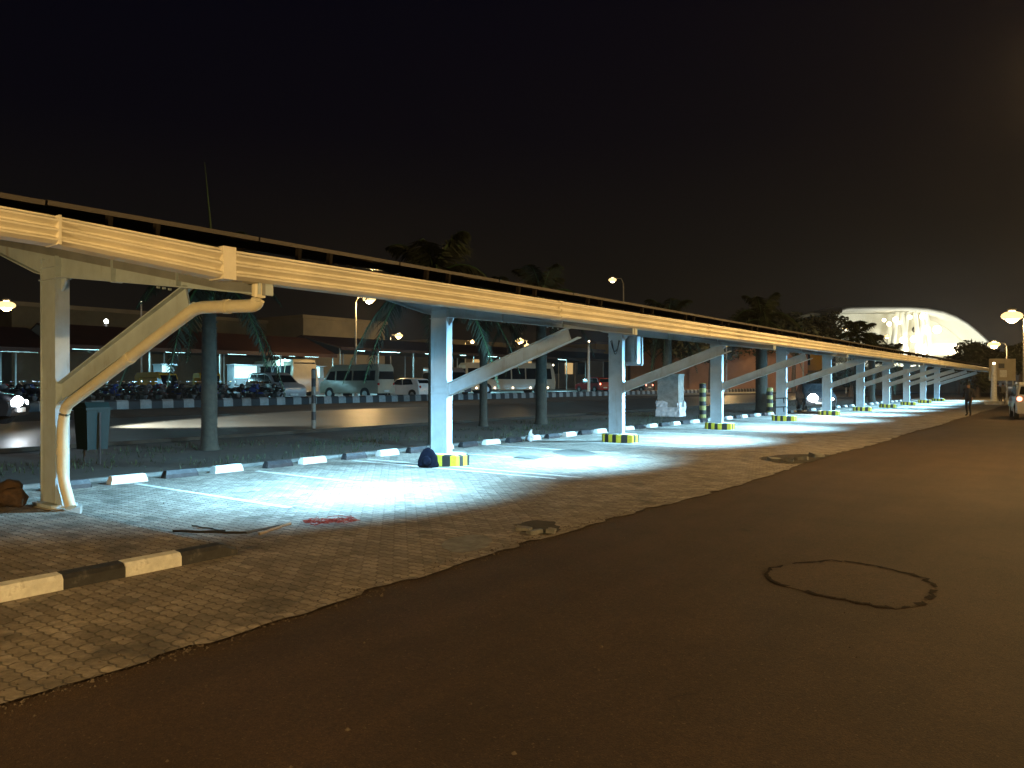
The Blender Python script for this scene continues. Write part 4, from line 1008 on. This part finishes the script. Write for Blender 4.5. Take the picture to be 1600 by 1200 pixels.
# plain poles
def pole(px, py, z0, h_, r_, label, m='galv', base=True):
    q = at(px, py, z0); r = empty('lamp_post', (q.x, q.y, gz(q.x) - .02), 0, label, 'post', 'thin posts beyond the canopy')
    b = MB(); b.tube([(0, 0, 0), (0, 0, h_)], [r_, r_ * .7], 10); b.build('pole', M[m], r, smooth=True)
    if base: b = MB(); b.box(-.6, .6, -.6, .6, 0, .28); b.build('base', M['concrete'], r)
    b = MB(); b.ball((0, 0, h_ + .08), .10, 8, 6); b.build('cap', M['warm_on'], r)
    return r
pole(920, 617, .6, 4.9, .14, 'pale slim post on a concrete base between second and third columns', 'whitepaint')
pole(221, 617, .6, 8.6, .10, 'thin tall post behind the brace of the first column', 'galv', False)
pole(1553, 632, 0, 3.2, .24, 'thick white post on a block at the end of the canopy', 'whitepaint')

# sign board at the canopy end
q = at(1566, 630, 0); r = empty('sign_board', (q.x, q.y, 0), TH, 'pale square sign board on two legs beyond the canopy end', 'sign')
for s in (-1, 1): b = MB(); b.tube([(s * .9, 0, 0), (s * .9, 0, 3.7)], .05, 8); b.build('leg', M['galv'], r)
b = MB(); b.box(-1.1, 1.1, -.05, .05, 1.9, 3.75); b.build('board', M['car_beige'], r)
b = MB(); b.box(-.35, .15, -.056, -.051, 2.95, 3.35); b.build('dark_mark', M['cloth_grey'], r)
b = MB(); b.box(-.25, .35, -.056, -.051, 2.2, 2.8); b.build('pale_mark', M['whitepaint'], r)

# ------------------------------------------------------------------ bike shelters
def shelter(x0, x1, y0, y1, ze, zr, label, tubes, arch=False):
    r = empty('bike_shelter', ((x0 + x1) / 2, y0, .588), 0, label, 'shelter', 'open shelters in the far lot')
    cx = (x1 - x0) / 2; L_ = y1 - y0; ze -= .588; zr -= .588
    b = MB()
    if arch: pr = [(cx * math.cos(a), ze + (zr - ze) * math.sin(a)) for a in [PI * k / 10 for k in range(11)]]; pr += [(x * .98, z - .12) for x, z in pr[::-1]]
    else: pr = [(cx, ze), (0, zr), (-cx, ze), (-cx, ze - .12), (0, zr - .12), (cx, ze - .12)]
    b.prism(pr, 0, L_, 'y'); b.build('roof', M['roofred'], r)
    b = MB(); b.box(cx, cx + .08, 0, L_, ze - .28, ze + .02); b.build('fascia', M['roofred'], r)
    n = max(2, int(L_ / 5))
    for i in range(n + 1):
        for s in (-1, 1): b = MB(); b.tube([(s * (cx - .3), .2 + (L_ - .4) * i / n, 0), (s * (cx - .3), .2 + (L_ - .4) * i / n, ze)], .07, 8); b.build('post', M['galv'], r)
    for t0, t1 in tubes:
        b = MB(); b.tube([(cx - .9, t0, ze - .2), (cx - .9, t1, ze - .2)], .05, 8); b.build('light_tube', M['cool_tube2'], r)
        d = bpy.data.lights.new('tube_light', 'AREA'); d.shape = 'RECTANGLE'; d.size = .3; d.size_y = max(.5, t1 - t0); d.energy = 420 * (t1 - t0) ** .5; d.color = (.35, .85, 1)
        o = bpy.data.objects.new('tube_light', d); C.objects.link(o); o.location = (x1 - .9, y0 + (t0 + t1) / 2, .588 + ze - .28)
    return r
M['roofred'] = mat('dark red roof sheet', (.045, .020, .015), .6, 0, .2, 1)
M['cool_tube2'] = mat('lit shelter tube', (.8, .8, .8), .2, emit=(.5, .95, 1), estr=14)
shelter(-64, -55, 13, 23, 4.0, 5.6, 'low shelter glowing blue at the left edge of the photo', [(1, 2.2), (4.6, 9.2)])
shelter(-64, -55, 23.6, 47, 4.3, 6.0, 'long dark shelter over the motorcycles with blue white tubes', [(.8, 2.6), (4.4, 5.2), (7.5, 9.5), (11, 11.6), (12.8, 14.5), (17, 18), (18.8, 19.4), (20.5, 22)])
shelter(-70, -58, 50, 112, 5.2, 6.6, 'long red roofed shelter behind the minibus and buses', [(3, 4), (6, 9), (13, 15.5), (19, 20), (24, 26), (32, 33), (40, 42)])
# fluorescent lit stall screens under the shelters
def kiosk(x, y, w_, h0, h_, label):
    r = empty('stall', (x, y, .588), math.radians(rk.uniform(-8, 8)), label, 'stall', 'lit stalls under the shelter')
    b = MB(); b.box(-1, 0, -w_ / 2, w_ / 2, 0, h0); b.box(-1, 0, -w_ / 2, -w_ / 2 + .06, h0, h0 + h_); b.box(-1, 0, w_ / 2 - .06, w_ / 2, h0, h0 + h_); b.box(-1.05, .25, -w_ / 2 - .1, w_ / 2 + .1, h0 + h_, h0 + h_ + .08); b.build('cabin', M['car_grey'], r)
    b = MB()
    b.box(-.5, -.44, -w_ / 2 + .08, w_ / 2 - .08, h0 + .02, h0 + h_ - .03); b.build('light_panel', M['cool_panel'], r)
M['cool_panel'] = mat('lit white panel', (.7, .8, .8), .3, 0, .3, 3, emit=(.50, .95, 1), estr=1.6)
rk = random.Random(77)
kiosk(-56.5, 31.6, 1.1, 1.0, 1.5, 'narrow lit stall left of the near palm trunk')
kiosk(-56.5, 38.6, 2.5, 1.5, 1.1, 'wide lit stall right of the near palm trunk')
kiosk(-56.5, 42.7, 2.0, 1.3, 1.2, 'lit stall beside the fallen shadow of the second palm')
kiosk(-56.5, 45.9, 1.8, 1.6, 1.0, 'lit stall at the right end of the long dark shelter')

# ------------------------------------------------------------------ buildings
def building(label, x0, x1, y0, y1, h_, m, wins=(), band=None, rz=0, name='building'):
    r = empty(name, (x1, y0, 0), rz, label, 'building')
    W, L_ = x1 - x0, y1 - y0
    b = MB(); b.box(-W, 0, 0, L_, 0, h_); b.build('wall', m, r)
    b = MB(); b.box(-W - .3, .3, -.3, L_ + .3, h_, h_ + .45); b.build('parapet', M['wall_pale'], r)
    for (ya, yb, za, zb, lit) in wins:
        b = MB(); b.box(-.1, .03, ya, yb, za, zb); b.build('window', M['warm_win'] if lit else M['glass'], r)
    if band: b = MB(); b.box(0, 1.4, 0, L_, band, band + .25); b.build('canopy_slab', M['wall_pale'], r)
    return r
M['wall_pale'] = mat('pale render', (.22, .19, .13), .8, 0, .15, .3, .2, 8)
M['wall_olive'] = mat('weathered render', (.12, .11, .075), .85, 0, .2, .25, .2, 8)
M['wall_terracotta'] = mat('terracotta wall', (.36, .19, .12), .85, 0, .15, .3, .2, 8)
M['wall_ochre'] = mat('ochre wall', (.46, .30, .08), .85, 0, .12, .5, .2, 8)
building('long olive hall with flat parapet behind the dark shelter', -112, -92, 34, 84, 10.0, M['wall_olive'], [(4 + 6 * i, 8 + 6 * i, 5.5, 8, False) for i in range(7)])
building('lower olive block between the long hall and the bus', -100, -84, 66, 81, 10.4, M['wall_pale'], [(2, 5, 6, 8, False), (8, 11, 6, 8, False)])
building('pale yellow lit building behind the long bus', -104, -86, 96, 150, 8.6, M['wall_pale'], [(3 + 5 * i, 6 + 5 * i, 3.5, 6, i % 3 == 1) for i in range(9)], 6.6)
q1, q2 = at(880, 606, .6), at(925, 606, .6)
building('small warm lit house with dark arch left of the slim post', -97, -88, 150, 165, 10.5, M['wall_ochre'], [(2, 6, 1, 6.5, False), (9, 12, 5, 7, True)])
def wall_at(pxa, pxb, dist, z1, m, label, name='wall', th=.4, dist2=None):
    a, c = D(pxa, dist), D(pxb, dist2 or dist); L_ = (c - a).length; ang = math.atan2((c - a).y, (c - a).x)
    r = empty(name, (a.x, a.y, 0), ang, label, 'wall')
    b = MB(); b.box(0, L_, 0, th, 0, z1); b.build('panel', m, r)
    b = MB(); b.box(-.05, L_ + .05, -.08, th + .08, z1, z1 + .25); b.build('coping', M['wall_pale'], r)
    return r
wall_at(985, 1262, 105, 8.5, M['wall_terracotta'], 'tall terracotta wall lit orange between third and fifth columns', dist2=100)
wall_at(1270, 1560, 130, 4.2, M['wall_olive'], 'low dark wall beyond the far columns')
gq = D(1228, 108); ge = building('ochre gatehouse with pale sill behind the fifth and sixth columns', -8, 0, 0, 5.2, 7.4, M['wall_ochre'], [(1, 3.4, 4.2, 6, False)], 3.2, name='gatehouse')
ge.location = (gq.x, gq.y, 0); ge.rotation_euler = (0, 0, TH - PI / 2)
# lamp to wash the terracotta wall, on its own post
lamp(1135, 520, 7.5, 5200, 'sodium lamp hidden by the canopy that washes the terracotta wall', rad=.3, arm=False)
lamp(1255, 540, 6.0, 1500, 'sodium lamp by the ochre gatehouse', rad=.3, arm=False)
# far kerb islands
b = MB()
tag(sheet('far_pavement', [-33.9, -29.5], 60, 130, .0, M['concrete']), kind='structure')

# ------------------------------------------------------------------ the terminal
dist = 300.0
a0 = D(1268, dist); a1 = D(1552, dist); L_ = (a1 - a0).length
ter = empty('terminal', (a0.x, a0.y, 0), math.atan2((a1 - a0).y, (a1 - a0).x), 'large white terminal under a curved shell roof, brightly lit from inside', 'terminal')
M['shell'] = mat('pale shell roof', (.55, .56, .50), .5, 0, .08, .05)
M['shell_in'] = mat('white ceiling', (.72, .73, .64), .6, 0, .08, .05)
def zz(py): return H0 + (HORZ - py) / F_PX * dist
def xx(px): return (px - 1268) / 284 * L_
top = [(1316, 483), (1324, 480), (1335, 479.5), (1380, 479), (1420, 479), (1450, 481), (1475, 486), (1495, 494), (1512, 504), (1528, 517), (1542, 530), (1552, 542)]
prof = [(xx(a), zz(c)) for a, c in top]; N = len(prof)
b = MB(); rows_ = []
for j, (yy, dz) in enumerate([(0, 0), (12, 1.2), (30, 1.8), (60, 0)]): rows_.append([(x, yy, z + dz) for x, z in prof])
rows_.append([(x, 60, z - 1.2) for x, z in prof]); rows_.append([(x, 0, z - (1.4 if i < N - 1 else .3)) for i, (x, z) in enumerate(prof)])
vs = [v for r_ in rows_ for v in r_]; fs = []
for j in range(len(rows_)):
    j2 = (j + 1) % len(rows_)
    for i in range(N - 1): fs.append((j * N + i, j * N + i + 1, j2 * N + i + 1, j2 * N + i))
b.add(vs, fs); b.build('roof', M['shell'], ter, smooth='all')
# side facade that follows the shell, set back
b = MB(); xs0 = xx(1330)
fp = [(x, z - 1.5) for x, z in prof if x > xs0]; fp = [(xs0, prof[2][1] - 1.5)] + fp
b.prism([(fp[0][0], 0)] + fp + [(fp[-1][0], 0)], 14, 14.6, 'y'); b.build('facade', M['shell_in'], ter)
b = MB(); b.prism([(xx(1272), zz(488)), (xx(1300), zz(482)), (xx(1330), zz(480)), (xx(1330), zz(484)), (xx(1300), zz(487)), (xx(1276), zz(492))], 20, 50, 'y'); b.build('dim_roof_end', M['wall_olive'], ter)  # unlit left end of the roof, its dimness put into the olive colour
b = MB(); b.box(xx(1316), xs0, 26, 26.6, 0, zz(490)); b.build('side_wall', M['shell_in'], ter)
b = MB(); b.box(xx(1280), xx(1318), 22, 23, 0, zz(500)); b.build('end_wall', M['wall_olive'], ter)
b = MB(); b.box(xx(1320), xx(1535), -1, 14, zz(566), zz(564)); b.build('terrace', M['shell_in'], ter)
for i, (xa, xb) in enumerate([(1432, 1419), (1416, 1428), (1446, 1452), (1455, 1440), (1398, 1412), (1472, 1458)]):
    b = MB(); b.tube([(xx(xa), 6, 0), (xx(xb), 5, zz(486))], [1.2, .8], 12); b.build('column', M['shell_in'], ter, smooth=True)
for i, (px, py, rr_) in enumerate([(1389, 499, .9), (1397, 505, 1.1), (1407, 498, 1.3), (1413, 503, .8), (1430, 494, 1.0), (1450, 493, 1.4), (1420, 531, 1.8), (1436, 529, 1.6), (1456, 514, 1.9), (1473, 514, 2.0), (1424, 545, 1.2)]):
    b = MB(); b.ball((xx(px), 4, zz(py)), rr_ * .8, 10, 7); b.build('globe_lamp', M['warm_on'], ter, smooth='all')
b = MB(); b.box(xx(1460), xx(1530), 13.7, 14.0, zz(552), zz(536)); b.build('lit_window', M['terwin'] if 'terwin' in M else M['warm_on'], ter)
b = MB(); b.box(xx(1476), xx(1476) + 3, 13.7, 14.0, zz(560), zz(550)); b.build('door', M['glass'], ter)
b = MB(); b.ball((xx(1464), 13.9, zz(511)), (2.6, .2, 1.6), 14, 8); b.build('round_window', M['glass'], ter)
for px, yy, pw in ((1400, -22, 2.2e4), (1455, -14, 2.2e4), (1500, -20, 1.6e4), (1440, 10, 6e3)):
    o = light('terminal_light', 'POINT', (xx(px), yy, 5), pw * 1.15, (1, .98, .84), 1.0, parent=ter)

# ------------------------------------------------------------------ humid night air
hm = bpy.data.materials.new('humid air'); hm.use_nodes = True; n = hm.node_tree; n.nodes.clear()
ho = n.nodes.new('ShaderNodeOutputMaterial'); pv = n.nodes.new('ShaderNodeVolumePrincipled'); pv.inputs['Density'].default_value = .00023
pv.inputs['Color'].default_value = (.95, .95, .95, 1); pv.inputs['Anisotropy'].default_value = .55
n.links.new(pv.outputs[0], ho.inputs['Volume'])
b = MB(); b.box(-260, 60, -60, 420, -1.2, 42)
hb = b.build('haze', hm); tag(hb, kind='stuff')
